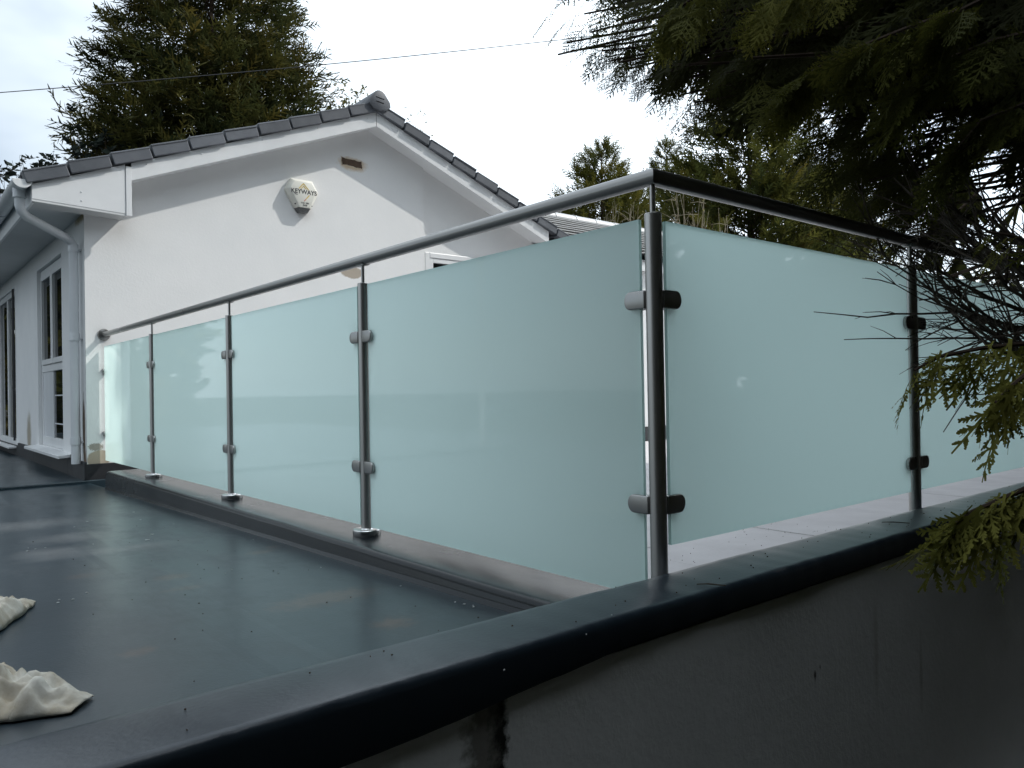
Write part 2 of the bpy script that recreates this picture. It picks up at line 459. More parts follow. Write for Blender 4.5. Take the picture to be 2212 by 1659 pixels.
# parapet along the outer edge: rounded, slightly wavy resin profile
def prof(x):
    w = .004 * mnoise.noise((x * 3.1, 0, 0)) + .0022 * mnoise.noise((x * 17, 3, 0))
    tt = min(1, max(0, (x + .97) / .67)); zb = .036 + (.074 - .036) * tt * tt * (3 - 2 * tt) + .004 * mnoise.noise((x * 5, 9, 2))
    j = .0022 * mnoise.noise((x * 45, 1.5, 0)) + .0012 * mnoise.noise((x * 110, 4, 1))
    return [(.03, -.10), (-.010, .02), (-.062, .112 + w * .3), (-.078, .124 + w * .4), (-.092, .1295 + w * .5), (-.11, .131 + w * .5),
            (-.234 - w, .1310 + w * .6), (-.239 - w, .1302 + w * .6), (-.2435 - w, .1285 + w * .5 + j), (-.2475 - w, .1245 + w * .4 + j), (-.2500 - w, .1185 + j * .5), (-.2505 - w, .113), (-.251 - w, .108),
            (-.252 - w, zb + .02), (-.249 - w, zb), (-.232, zb + .001), (-.228, -.10)]
b = MB(); xs = [-6 + 14.5 * i / 900 for i in range(901)]
rings = [[(x, y, z) for y, z in prof(x)] for x in xs]; n = len(rings[0])
for q in rings: b.v += q
for i in range(len(rings) - 1):
    for k in range(n - 1):
        b.f.append((i * n + k, (i + 1) * n + k, (i + 1) * n + k + 1, i * n + k + 1)); b.m.append(0)
b.build('roof_edge_parapet', M['trim'], ext, smooth=True)
b = MB(); b.box(-6, 8.5, -.236, -.05, -1.4, .06); b.build('outer_wall', M['outer'], ext)

# kerb under the left run of the balustrade
def kring(y):
    w = .003 * mnoise.noise((y * 2.3, 5, 0)); zt = w * .4
    return [(-.150, y, zd(y) - .02), (-.147 + w, y, zd(y) + .006), (-.142 + w, y, zd(y) + .012), (-.1412 + w, y, zd(y) + .016), (-.1408 + w, y, zd(y) + .020), (-.1356 + w, y, -.025 + zt), (-.135 + w, y, -.020 + zt), (-.1345 + w, y, -.016 + zt),
            (-.131 + w, y, -.0075 + zt), (-.1255 + w, y, -.0025 + zt), (-.118 + w, y, 0 + zt), (-.112, y, .0002 + zt), (.11, y, 0 + zt), (.128, y, -.006), (.134, y, -.02), (.136, y, -.2)]
b = MB(); ys = [-.05 + 5.255 * j / 120 for j in range(121)]
rings = [kring(y) for y in ys]; n = len(rings[0])
e = [(x * 1.0, y + .01, z - .012) for x, y, z in rings[-1]]; rings.append(e); rings.append([(x, y + .012, min(z, -.03)) for x, y, z in e])
for q in rings: b.v += q
for i in range(len(rings) - 1):
    for k in range(n - 1):
        b.f.append((i * n + k, i * n + k + 1, (i + 1) * n + k + 1, (i + 1) * n + k)); b.m.append(0)
b.f.append(tuple(range((len(rings) - 1) * n, len(rings) * n))); b.m.append(0)
b.build('roof_kerb', M['kerb'], ext, smooth=True)
b = MB(); b.box(.13, 8.5, -.05, .135, -.2, -.001); b.build('rear_kerb', M['kerb'], ext, bevel=.01)

# ------------------------------------------------------------------ terrace behind the glass, slab by slab
base = MB(); base.box(.136, 20, .136, YW - .02, -1.2, -.185)
terr = tag(base.build('terrace', M['slab']), kind='structure')
sb = MB(); sb.box(-.4485, .4485, -.4485, .4485, -.03, 0)
slab_me = sb.mesh('paving_slab', M['slab'], bevel=.0025, segs=1)
rnd = random.Random(4)
for i in range(15):
    for j in range(6):
        x, y = .60 + .9 * i, .60 + .9 * j
        o = place('paving_slab', slab_me, terr, (x, y, -.158 + rnd.uniform(-.002, .002)), (rnd.uniform(-.003, .003), rnd.uniform(-.003, .003), rnd.choice((0, 1, 2, 3)) * math.pi / 2))

# ------------------------------------------------------------------ the house
SL = .40                                        # roof slope, rise over run
AX, ZB = 2.50, 3.277                            # apex, underside of the barge board there
XS = -.137                                      # side wall
YF = 5.67                                       # front of the barge boards
house = empty('bungalow', (2.5, 9, -1.25), 'white rendered bungalow with dark tiled gable roof above the flat roof', 'house')
def zlow(x): return ZB - SL * abs(x - AX)
# gable wall, left part and the slightly recessed right part with its window opening
b = MB()
def gw(x0, x1, y0, y1, zb0, ztf):
    b.hull([(x0, y0, zb0), (x1, y0, zb0), (x1, y0, ztf(x1)), (x0, y0, ztf(x0))][::1], [(x0, y1, zb0), (x1, y1, zb0), (x1, y1, ztf(x1)), (x0, y1, ztf(x0))])
top = lambda x: zlow(x) + .03
gw(XS, AX, YW, YW + .22, -.16, top); gw(AX, 3.19, YW, YW + .22, -.16, top)
YR = YW + .035
WX0, WX1, WZ0, WZ1 = 3.215, 4.42, .95, 2.10
gw(3.19, WX0, YR, YW + .22, -.16, top); gw(WX1, 5.0, YR, YW + .22, -.16, top)
gw(WX0, WX1, YR, YW + .22, -.16, lambda x: WZ0); 
b.hull([(WX0, YR, WZ1), (WX1, YR, WZ1), (WX1, YR, top(WX1)), (WX0, YR, top(WX0))], [(WX0, YW + .22, WZ1), (WX1, YW + .22, WZ1), (WX1, YW + .22, top(WX1)), (WX0, YW + .22, top(WX0))])
b.build('gable_wall', M['gable'], house)
# side wall with tall window and door openings (x = XS face)
holes = [(6.88, 8.24, .07, 1.90), (9.9, 11.6, -.02, 1.92)]
ycut = sorted({YW + .22, 14.0, *[h[0] for h in holes], *[h[1] for h in holes]}); zcut = sorted({-.16, 2.10, *[h[2] for h in holes], *[h[3] for h in holes]})
b = MB()
for y0, y1 in zip(ycut, ycut[1:]):
    for z0, z1 in zip(zcut, zcut[1:]):
        if any(h[0] <= y0 and y1 <= h[1] and h[2] <= z0 and z1 <= h[3] for h in holes): continue
        b.box(XS, XS + .2, y0, y1, z0, z1)
# merge coincident inner faces away
o = b.build('side_wall', M['side'], house)
bm = bmesh.new(); bm.from_mesh(o.data); bmesh.ops.remove_doubles(bm, verts=bm.verts, dist=1e-5)
seen = {}
for f in bm.faces: seen.setdefault(tuple(sorted(v.index for v in f.verts)), []).append(f)
bmesh.ops.delete(bm, geom=[f for l in seen.values() if len(l) > 1 for f in l], context='FACES')
bm.to_mesh(o.data); bm.free()
b = MB(); b.box(XS - .003, XS + .22, YW - .003, YW + .24, .02, 2.09)
# the corner return of the side wall
c_ = MB(); c_.add([(XS - .002, YW + .001, -.16), (XS - .002, YW + .23, -.16), (XS - .002, YW + .23, 2.1), (XS - .002, YW + .001, 2.1)], [(0, 3, 2, 1)])
c_.build('side_wall_return', M['side'], house)
# plinth / flashing upstands
b = MB()
b.box(XS - .022, 5.0, YW - .02, YW - .0015, -.19, .012)
b.build('plinth', M['black'], house, bevel=.004)
b = MB(); 
for y0, y1, zt in [(YW - .022, 6.36, .03), (6.36, 6.55, .065), (6.55, 8.45, .02), (8.45, 9.6, .035), (9.6, 14, .0)]:
    b.box(XS - .024, XS - .0035, y0, y1 - .002, -.125, zt)
b.build('side_plinth', M['black'], house, bevel=.003)
# soffit under the eaves and fascia
b = MB(); b.box(-.52, XS, YF + .024, 14, 2.078, 2.088); b.build('eaves_soffit', M['soffit'], house)
b = MB(); b.box(-.532, -.512, YF + .022, 14, 2.07, 2.225); b.build('fascia_board', M['pvc'], house)
# sloping soffits of the gable overhang
for sgn, xe, nm in ((-1, .18, 'gable_soffit'), (1, 4.86, 'gable_soffit')):
    b = MB(); a0 = [(AX, YF + .021, ZB + .012), (xe, YF + .021, zlow(xe) + .012), (xe, YW + .05, zlow(xe) + .012), (AX, YW + .05, ZB + .012)]
    b.hull(a0, [(x, y, z + .012) for x, y, z in a0]); b.build(nm, M['pvc'], house)
# barge boards with a small lip on the lower edge
HB = .146
for xe in (.181, 4.862):
    b = MB()
    def strip(y0, y1, lo, hi):
        r = [(AX, y0, ZB + lo), (xe, y0, zlow(xe) + lo), (xe, y0, zlow(xe) + hi), (AX, y0, ZB + hi)]
        b.hull(r, [(x, y1, z) for x, _, z in r])
    strip(YF, YF + .02, 0, HB); 
    o = b.build('barge_board', M['pvc'], house, bevel=.003)
    if xe > 4:
        pass
    for q in ((.35, .5), (.9, 1.05)):
        pass
# box end of the eaves: plate and corner trim
zt_ = lambda x: zlow(x) + HB
b = MB(); r = [(-.53, YF, 2.098), (.134, YF, 2.068), (.134, YF, zt_(.134)), (-.53, YF, zt_(-.53))]
b.hull(r, [(x, YF + .02, z) for x, _, z in r])
bx = b.build('box_end', M['pvc'], house, bevel=.002)
b = MB(); r = [(-.53, YF + .002, 2.080), (.134, YF + .002, 2.050), (.134, YF + .002, 2.067), (-.53, YF + .002, 2.097)]
b.hull(r, [(x, YW, z) for x, _, z in r]); b.build('box_end_soffit', M['soffit'], house)
b = MB(); b.box(.1365, .181, YF - .006, YF + .06, 2.052, zt_(.15) - .02); b.build('corner_trim', M['pvc'], house, bevel=.003)
sc = MB(); sc.lathe([(.006, 0), (.005, .003), (.002, .004)], 10)
scm = sc.mesh('screw_cap', M['pvc_grey'])
for x, z in [(-.19, 2.20), (-.19, 2.13), (.3, zlow(.3) + .11), (.75, zlow(.75) + .10), (1.3, zlow(1.3) + .11), (1.85, zlow(1.85) + .11), (2.4, zlow(2.4) + .10), (2.75, zlow(2.75) + .11), (3.4, zlow(3.4) + .1), (4.2, zlow(4.2) + .1)]:
    o = bpy.data.objects.new('screw_cap', scm); COL.objects.link(o); adopt(o, house)
    o.location = (x, YF - .0005, z); o.rotation_euler = (math.radians(90), 0, 0)
b = MB(); b.box(AX - .002, AX + .002, YF - .001, YF + .002, ZB + .004, ZB + HB - .004); b.build('barge_joint', M['dark'], house)
# roof planes (battens and felt under the tiles)
for sgn in (-1, 1):
    xe = AX + sgn * 3.12
    b = MB(); zr = ZB + HB + .02
    r = [(AX, YF + .03, zr), (xe, YF + .03, zr - SL * 3.12), (xe, YF + .03, zr - SL * 3.12 + .04), (AX, YF + .03, zr + .04)]
    b.hull(r, [(x, 14, z) for x, _, z in r]); b.build('roof_slope', M['black'], house)
tj = random.Random(12)
# tile courses running back from the verge, and the verge tiles closing them
def tile_strip(sgn, k, y0, y1, hgt, proud, shear, drop):
    """one course: lower end at distance k along the run"""
    P = .3075; lap = -.011
    run0 = 3.098 - k * P; run1 = run0 - P - lap
    run1 = max(run1, .0)
    zr = ZB + HB + SL * 0
    def pt(run, off):      # point on the slope at horizontal run from the apex, off above the barge top
        return (AX + sgn * run, zr - SL * run + off)
    a = pt(run0, .022 + drop); bq = pt(run1, .006 + drop * .2)
    x0, z0 = a; x1, z1 = bq
    ring = [(x0 - sgn * shear, z0), (x1 - sgn * shear, z1), (x1, z1 + hgt * .92), (x0, z0 + hgt)]
    return [(x, y0, z) for x, z in ring], [(x, y1, z) for x, z in ring]
for sgn in (-1, 1):
    for k in range(10):
        if sgn == 1 and k == 0: pass
        a, c = tile_strip(sgn, k, YF - .035 + tj.uniform(-.003, .003), YF + .055, .090, 0, .030 + tj.uniform(-.004, .004), tj.uniform(-.003, .004))
        o = MB().hull(a, c).build('verge_tile', M['tile'], house, bevel=.006, segs=2)
        # top lip, the return of the verge unit over the tiles
        a2, c2 = tile_strip(sgn, k, YF - .040, YF + .085, .016, 0, .004, 0)
        up = .079
        MB().hull([(x, y, z + up) for x, y, z in a2], [(x, y, z + up) for x, y, z in c2]).build('verge_lip', M['tile'], o, bevel=.004, segs=1)
        a3, c3 = tile_strip(sgn, k, YF + .087, 13.9, .03, 0, .012, .055)
        MB().hull(a3, c3).build('tile_course', M['tile'], house, bevel=.003, segs=1)
# ridge: block end then half round ridge tiles
def ridge_ring(y, s=1.0):
    cx, cz = AX + .012, ZB + HB
    p = [(-.125, .055), (-.118, .105), (-.055, .185), (-.03, .203), (0, .209), (.03, .203), (.055, .185), (.118, .105), (.125, .055), (.07, .012), (0, .000), (-.07, .012)]
    return [(cx + x * s, y, cz + z) for x, z in p]
rc = MB().hull(ridge_ring(YF - .062), ridge_ring(YF + .10)).build('ridge_end_cap', M['tile'], house, bevel=.006, smooth=True)
for dz, w in ((.125, .048), (.082, .042)):
    MB().hull([(AX + .012 - w, YF - .0645, ZB + HB + dz + .005), (AX + .012 + w, YF - .0645, ZB + HB + dz - .004), (AX + .012 + w, YF - .0645, ZB + HB + dz + .002), (AX + .012 - w, YF - .0645, ZB + HB + dz + .011)],
              [(AX + .012 - w, YF - .06, ZB + HB + dz + .005), (AX + .012 + w, YF - .06, ZB + HB + dz - .004), (AX + .012 + w, YF - .06, ZB + HB + dz + .002), (AX + .012 - w, YF - .06, ZB + HB + dz + .011)]).build('slot', M['dark'], rc)
for k in range(18):
    y0 = YF + .105 + .45 * k
    MB().hull(ridge_ring(y0, .96), ridge_ring(y0 + .444, .96)).build('ridge_tile', M['tile'], house, bevel=.006)
# half round gutter with its stop end
b = MB(); GX, GZ, GR = -.594, 2.235, .062
def half(y, r): return [(GX + r * math.cos(a), y, GZ + r * math.sin(a)) for a in [math.pi + math.pi * i / 14 for i in range(15)]]
o1, i1 = half(YF - .01, GR), half(YF - .01, GR - .004); o2, i2 = half(14, GR), half(14, GR - .004)
b.hull(o1 + i1[::-1], o2 + i2[::-1]); gut = b.build('gutter', M['pvc_grey'], house, smooth=True)
b = MB(); r = half(YF - .022, GR + .006); b.hull(r, [(x, YF - .0105, z) for x, _, z in r]); b.build('gutter_stop_end', M['pvc'], gut, bevel=.003)
for y in (YF + .22, YF + 1.2, YF + 2.2, YF + 3.2, YF + 4.2):
    b = MB(); ro, ri = half(y, GR + .006), half(y, GR + .0005)
    b.hull(ro + ri[::-1], [(x, y + .03, z) for x, _, z in ro] + [(x, y + .03, z) for x, _, z in ri[::-1]]); b.build('gutter_bracket', M['pvc_grey'], gut)
# downpipe: outlet, swan neck, straight drop with collars
PX, PY = -.196, 5.985
YO = YF + .13
path = [(GX, YO, GZ - .05), (GX, YO, 2.06), (GX + .012, YO + .006, 2.02), (GX + .05, YO + .03, 1.985), (PX - .06, PY - .03, 1.875), (PX - .014, PY - .006, 1.845), (PX, PY, 1.80), (PX, PY, .012)]
dp = MB().tube(path, .0355, 20).build('downpipe', M['pvc_grey'], house, smooth=True)
MB().tube([(GX, YO, GZ - .035), (GX, YO, 2.12)], .046, 20).build('outlet', M['pvc_grey'], dp, smooth=True)
for z in (1.80, 1.06, .20):
    MB().tube([(PX, PY, z - .03), (PX, PY, z + .03)], .0405, 20).build('pipe_collar', M['pvc_grey'], dp, smooth=True)
    MB().box(PX, XS, PY - .012, PY + .05, z - .018, z - .006).build('pipe_bracket', M['pvc_grey'], dp)

# windows -------------------------------------------------
def frame_rects(b, rects, x0, x1):
    for y0, y1, z0, z1 in rects: b.box(x0, x1, y0, y1, z0, z1)
W0, W1, Z0, Z1 = 6.885, 8.235, .075, 1.895
FX0, FX1 = XS + .035, XS + .095
wn_ = MB(); w = .058
frame_rects(wn_, [(W0, W0 + w, Z0, Z1), (W1 - w, W1, Z0, Z1), (W0 + w, W1 - w, Z1 - w, Z1), (W0 + w, W1 - w, Z0, Z0 + .09), (W0 + w, W1 - w, .83, .90)], FX0, FX1)
win = wn_.build('window', M['pvc'], house, bevel=.004)
ym = 7.56
for y0, y1 in ((W0 + w + .004, ym - .012), (ym + .012, W1 - w - .004)):
    s_ = MB(); zz0, zz1 = .905, Z1 - w - .004; q = .052
    frame_rects(s_, [(y0, y0 + q, zz0, zz1), (y1 - q, y1, zz0, zz1), (y0 + q, y1 - q, zz1 - q, zz1), (y0 + q, y1 - q, zz0, zz0 + q)], FX0 - .012, FX1 - .01)
    s_.build('casement', M['pvc'], win, bevel=.004)
    MB().box(FX0 + .01, FX0 + .03, y0 + q - .004, y1 - q + .004, zz0 + q - .004, zz1 - q + .004).build('pane', M['pane'], win)
MB().box(FX0 + .002, FX1, ym - .010, ym + .010, .902, Z1 - w - .002).build('mullion', M['pvc'], win)
MB().box(FX0 + .02, FX0 + .034, W0 + w, 7.62, Z0 + .09, .83).build('pane', M['pane'], win)
MB().box(FX0 + .008, FX0 + .03, 7.622, W1 - w, Z0 + .09, .83).build('side_panel', M['pvc_grey'], win, bevel=.002)
for z in (.30, .58): MB().box(FX0 + .016, FX0 + .0195, W0 + w, 7.615, z, z + .012).build('glazing_bar', M['pvc_grey'], win)
MB().hull([(XS - .12, 6.42, .030), (XS - .12, 8.36, .030), (XS + .05, 8.36, .042), (XS + .05, 6.42, .042)],
          [(XS - .12, 6.42, .058), (XS - .12, 8.36, .058), (XS + .05, 8.36, .070), (XS + .05, 6.42, .070)]).build('window_sill', M['pvc'], win, bevel=.004)
# glazed door further along the side wall
d_ = MB(); D0, D1 = 9.905, 11.595
frame_rects(d_, [(D0, D0 + .07, -.02, 1.915), (D1 - .07, D1, -.02, 1.915), (D0 + .07, D1 - .07, 1.845, 1.915), (D0 + .07, D1 - .07, -.02, .06), (10.70, 10.79, .06, 1.845)], XS + .02, XS + .085)
door = d_.build('glazed_door', M['pvc'], house, bevel=.004)
for y0, y1 in ((D0 + .07, 10.70), (10.79, D1 - .07)):
    MB().box(XS + .04, XS + .055, y0, y1, .06, 1.845).build('pane', M['pane'], door)
MB().tube([(XS - .02, D0 - .02, 1.90), (XS - .02, D0 - .02, .05)], .012, 8).build('drain_rod', M['black'], door)
MB().box(XS - .11, XS + .02, 9.7, 11.8, -.035, -.012).build('door_sill', M['pvc'], door, bevel=.004)
# window in the recessed part of the gable, behind the railing
gwf = MB(); q = .06
for x0, x1, z0, z1 in [(WX0, WX0 + q, WZ0, WZ1), (WX1 - q, WX1, WZ0, WZ1), (WX0 + q, WX1 - q, WZ1 - q, WZ1), (WX0 + q, WX1 - q, WZ0, WZ0 + q), (3.78, 3.85, WZ0 + q, WZ1 - q)]:
    gwf.box(x0 + .001, x1 - .001, YR - .012, YR + .06, z0 + .001, z1 - .001)
gwin = gwf.build('gable_window', M['pvc'], house, bevel=.006)
for x0, x1 in ((WX0 + q, 3.78), (3.85, WX1 - q)):
    k_ = MB()
    for a0, a1, c0, c1 in [(x0 + .002, x0 + .05, WZ0 + q, WZ1 - q), (x1 - .05, x1 - .002, WZ0 + q, WZ1 - q), (x0 + .05, x1 - .05, WZ1 - q - .05, WZ1 - q - .002), (x0 + .05, x1 - .05, WZ0 + q + .002, WZ0 + q + .05)]:
        k_.box(a0, a1, YR - .004, YR + .05, c0, c1)
    k_.build('casement', M['pvc'], gwin, bevel=.004)
    MB().box(x0 + .045, x1 - .045, YR + .02, YR + .03, WZ0 + q + .045, WZ1 - q - .045).build('pane', M['pane'], gwin)
# air brick: a ragged hole showing the brown brick
rnd = random.Random(8)
ring = []
for (x0, z0), (x1, z1) in zip([(2.205, 2.955), (2.432, 2.945), (2.438, 2.872), (2.212, 2.888)], [(2.432, 2.945), (2.438, 2.872), (2.212, 2.888), (2.205, 2.955)]):
    for i in range(9):
        tt = i / 9; ring.append((x0 + (x1 - x0) * tt + rnd.uniform(-.004, .004), z0 + (z1 - z0) * tt + rnd.uniform(-.006, .006)))
cx_ = sum(p[0] for p in ring) / len(ring); cz_ = sum(p[1] for p in ring) / len(ring)
MB().hull([(x, YW - .003, z) for x, z in ring], [(x, YW + .01, z) for x, z in ring]).build('air_brick', M['brick'], house)
lip = MB()
for i in range(len(ring)):
    (x0, z0), (x1, z1) = ring[i], ring[(i + 1) % len(ring)]
    k = 1.05 + .05 * rnd.random()
    o0 = (cx_ + (x0 - cx_) * 1.06, cz_ + (z0 - cz_) * 1.16); o1 = (cx_ + (x1 - cx_) * 1.06, cz_ + (z1 - cz_) * 1.16)
    lip.add([(x0, YW - .0055, z0), (x1, YW - .0055, z1), (o1[0], YW - .001, o1[1]), (o0[0], YW - .001, o0[1])], [(0, 1, 2, 3)])
M['mortar'] = simple('tan mortar edge', (.42, .32, .21), (.66, .60, .50), 30, .9, .2, bscale=60, bstr=.5)
lip.build('mortar_edge', M['mortar'], house)

# ------------------------------------------------------------------ burglar alarm box on the gable
al = empty('alarm_box', (1.75, YW, 2.33), 'ivory hexagonal burglar alarm box with printed lettering on white gable', 'alarm box')
front = [(1.665, 2.617), (1.838, 2.617), (1.886, 2.540), (1.817, 2.366), (1.712, 2.366), (1.620, 2.540)]
back = [(1.640, 2.645), (1.862, 2.645), (1.925, 2.535), (1.846, 2.366), (1.683, 2.366), (1.583, 2.535)]
rim = [(1.640, 2.645), (1.862, 2.645), (1.925, 2.535), (1.846, 2.366), (1.683, 2.366), (1.583, 2.535)]
b = MB()
R0 = [(x, YW - .001, z) for x, z in back]; R1 = [(x, YW - .040, z) for x, z in rim]; R2 = [(x, YW - .080, z) for x, z in front]
b.v += R0 + R1 + R2
for o_ in (0, 6):
    for i in range(6):
        j = (i + 1) % 6; b.f.append((o_ + i, o_ + 6 + i, o_ + 6 + j, o_ + j)); b.m.append(0)
b.f.append((12, 17, 16, 15, 14, 13)); b.m.append(0); b.f.append((0, 1, 2, 3, 4, 5)); b.m.append(0)
b.build('body', M['ivory'], al, bevel=.004, smooth=True)
lens = MB()
l0 = [(1.683, YW - .001, 2.364), (1.846, YW - .001, 2.364), (1.812, YW - .001, 2.318), (1.716, YW - .001, 2.318)]
l1 = [(1.706, YW - .078, 2.364), (1.822, YW - .078, 2.364), (1.800, YW - .060, 2.318), (1.728, YW - .060, 2.318)]
lens.hull(l1, l0); lens.build('strobe_lens', M['lens'], al, bevel=.004)


def text(s, size, x, z, m, name, parent, y=YW - .0812, slant=0.0, sx=1.0, bold=.0):
    cu = bpy.data.curves.new(name, 'FONT'); cu.body = s; cu.size = size; cu.align_x = 'CENTER'; cu.align_y = 'CENTER'; cu.extrude = .0004; cu.offset = bold
    to = bpy.data.objects.new(name, cu); COL.objects.link(to)
    dg = bpy.context.evaluated_depsgraph_get(); me = bpy.data.meshes.new_from_object(to.evaluated_get(dg))
    bpy.data.objects.remove(to)
    me.materials.clear(); me.materials.append(m)
    c, s_ = math.cos(slant), math.sin(slant)
    for v in me.vertices:
        px, pz = v.co.x * sx, v.co.y
        v.co = Vector((x + c * px - s_ * pz, y - v.co.z, z + s_ * px + c * pz))
    o = bpy.data.objects.new(name, me); COL.objects.link(o); adopt(o, parent)
    return o
def bar(p, q, w, m, y=YW - .081, h=.0006):
    (x0, z0), (x1, z1) = p, q; d = Vector((x1 - x0, z1 - z0)).normalized(); nx_, nz_ = -d.y * w / 2, d.x * w / 2
    r = [(x0 + nx_, y, z0 + nz_), (x0 - nx_, y, z0 - nz_), (x1 - nx_, y, z1 - nz_), (x1 + nx_, y, z1 + nz_)]
    return MB().hull(r, [(x, y - h, z) for x, _, z in r])
c0 = 1.762
text('KEYWAYS', .060, c0 - .004, 2.517, M['ink'], 'lettering', al, sx=.98, bold=.0008)
text('0161 980', .022, c0 + .004, 2.410, M['ink'], 'lettering', al)
text('0650', .022, c0 + .004, 2.388, M['ink'], 'lettering', al)
lg = bar((c0 - .056, 2.546), (c0 - .008, 2.600), .009, M['gold'])
for p, q in [((c0 - .010, 2.600), (c0 + .044, 2.542)), ((c0 - .034, 2.546), (c0 - .008, 2.575)), ((c0 - .010, 2.575), (c0 + .018, 2.546))]:
    k = bar(p, q, .009 if p[1] > 2.59 else .007, None); lg.add(k.v, k.f)
lg.build('logo', M['gold'], al)
bar((c0 + .050, 2.492), (c0 + .016, 2.452), .009, None).build('logo', M['gold'], al)
bar((c0 + .014, 2.450), (c0 - .004, 2.430), .010, None).build('logo', M['pink'], al)
# swash under the K
MB().tube([(c0 - .108, YW - .0812, 2.506), (c0 - .100, YW - .0812, 2.494), (c0 - .085, YW - .0812, 2.487), (c0 - .070, YW - .0812, 2.486)], .0028, 6).build('lettering', M['ink'], al)
for x, z, y in ((1.675, 2.398, YW - .052), (1.845, 2.395, YW - .052)):
    s_ = MB().tube([(x, y, z), (x, y - .012, z)], .006, 10); s_.build('screw', M['ink'], al)

# ------------------------------------------------------------------ wing of the house with its ribbed tile roof
wing = empty('house_wing', (12, 7.5, -1.25), 'rear house wing with weathered grey tiled roof beyond the frosted glass', 'house')
b = MB()
for x0, x1, z0, z1 in [(5.0, 8.0, -.16, 2.33), (8.0, 9.4, -.16, .9), (8.0, 9.4, 2.0, 2.33), (9.4, 20, -.16, 2.33)]: b.box(x0, x1, YW + .002, YW + .2, z0, z1)
b.build('wall', M['pvc'], wing)
MB().box(5.002, 20, YW - .02, YW + .001, -.19, .015).build('plinth', M['black'], wing)
fr = MB()
for x0, x1, z0, z1 in [(8.0, 8.07, .9, 2.0), (9.33, 9.4, .9, 2.0), (8.07, 9.33, 1.93, 2.0), (8.07, 9.33, .9, .97), (8.66, 8.74, .97, 1.93)]: fr.box(x0, x1, YW + .04, YW + .1, z0, z1)
ww = fr.build('window', M['pvc'], wing)
for x0, x1 in ((8.07, 8.66), (8.74, 9.33)): MB().box(x0, x1, YW + .06, YW + .07, .97, 1.93).build('pane', M['pane'], ww)
MB().box(5.0, 20, YW - .10, YW - .08, 2.17, 2.32).build('fascia_board', M['pvc'], wing)
MB().box(5.0, 20, YW - .08, YW, 2.16, 2.18).build('eaves_soffit', M['soffit'], wing)
ws = (3.50 - 2.31) / (8.6 - 5.70)
nco = 11
for k in range(nco):
    y0 = 5.70 + (8.6 - 5.70) * k / nco; y1 = y0 + (8.6 - 5.70) / nco + .05
    z0 = 2.31 + ws * (y0 - 5.70); z1 = 2.31 + ws * (y1 - 5.70)
    x0 = max(4.95, AX + 3.1 - (z0 - 2.2) / SL)
    tc_ = MB(); nseg = int((20 - x0) / .33)
    # each course is a row of flat tiles laid a touch unevenly
    for i in range(nseg):
        xa = x0 + .33 * i; xb = xa + .327; q = rnd.uniform(-.003, .003)
        tc_.hull([(xa, y0, z0 + .090 + q), (xb, y0, z0 + .090 + q), (xb, y0, z0 + .104 + q), (xa, y0, z0 + .104 + q)], [(xa, y1, z1 - .004), (xb, y1, z1 - .004), (xb, y1, z1 + .012), (xa, y1, z1 + .012)])
    tag(tc_.build('tile_course', M['tile_old'], wing), kind='stuff')
MB().add([(4.9, 5.75, 2.30), (20, 5.75, 2.30), (20, 8.6, 3.48), (2.6, 8.6, 3.48)], [(0, 1, 2, 3)]).build('roof_slope', M['black'], wing)
for k in range(34):
    x0 = 3.6 + .5 * k; cz = 3.50
    ring = lambda x: [(x, 8.6 + .16 * math.cos(a), cz + .02 + .12 * math.sin(a)) for a in [math.pi * i / 10 - .2 for i in range(13)]][::-1]
    MB().hull(ring(x0), ring(x0 + .488)).build('ridge_tile', M['tile_old'], wing, bevel=.008)

# aerial on the ridge of the wing
ae = empty('aerial', (16.0, 8.6, 3.55), 'thin metal television aerial on mast in front of dark conifers', 'aerial')
MB().tube([(16.0, 8.6, 3.5), (16.0, 8.6, 4.56)], .024, 8).build('mast', M['alu'], ae)
aer = MB(); p0, p1 = Vector((15.15, 8.75, 4.22)), Vector((16.65, 8.45, 4.22)); aer.tube([p0, p1], .016, 6)
dirb = (p1 - p0); side = Vector((.35, .94, 0))
for i in range(8):
    c = p0 + dirb * (i / 7.5); aer.tube([c - side * .28, c + side * .28], .010, 5)
aer.tube([p0 + Vector((0, 0, .18)), p0 + dirb * .5 + Vector((0, 0, .18))], .014, 6)
for s in (-.25, .25): aer.tube([p0 + dirb * .5 + Vector((0, 0, 0)), p0 + dirb * .5 + Vector((0, 0, .2))], .012, 5)
aer.build('antenna', M['alu'], ae)

# overhead cable
cp = [at(-300, 222, d=13), at(1500, 52, d=15)]
pts = [cp[0].lerp(cp[1], i / 30) - Vector((0, 0, .10 * (1 - (2 * i / 30 - 1) ** 2))) for i in range(31)]
tag(MB().tube(pts, .0075, 6).build('overhead_cable', M['cable']), 'thin black overhead cable crossing the sky above the roof', 'cable')

# ------------------------------------------------------------------ balustrade
bal = empty('balustrade', (0, 0, 0), 'stainless steel balustrade with frosted glass panels and round handrail', 'balustrade')
RZ, RR, PR, PT = 1.079, .0212, .0212, .989
def rail(p0, p1, n=8): return [Vector(p0).lerp(Vector(p1), i / n) for i in range(n + 1)]
b = MB()                                        # handrail with a mitred corner
seg = 28
def rring(c, u, vv): return [Vector(c) + RR * (math.cos(2 * math.pi * k / seg) * u + math.sin(2 * math.pi * k / seg) * vv) for k in range(seg)]
Zv = Vector((0, 0, 1))
ringA = rring((0, YW - .004, RZ), Vector((1, 0, 0)), Zv); ringB = rring((4.6, 0, RZ), Vector((0, 1, 0)), Zv)
miter = [Vector((RR * math.cos(2 * math.pi * k / seg), RR * math.cos(2 * math.pi * k / seg), RZ + RR * math.sin(2 * math.pi * k / seg))) for k in range(seg)]
for q in (ringA, miter, ringB): b.v += [tuple(p) for p in q]
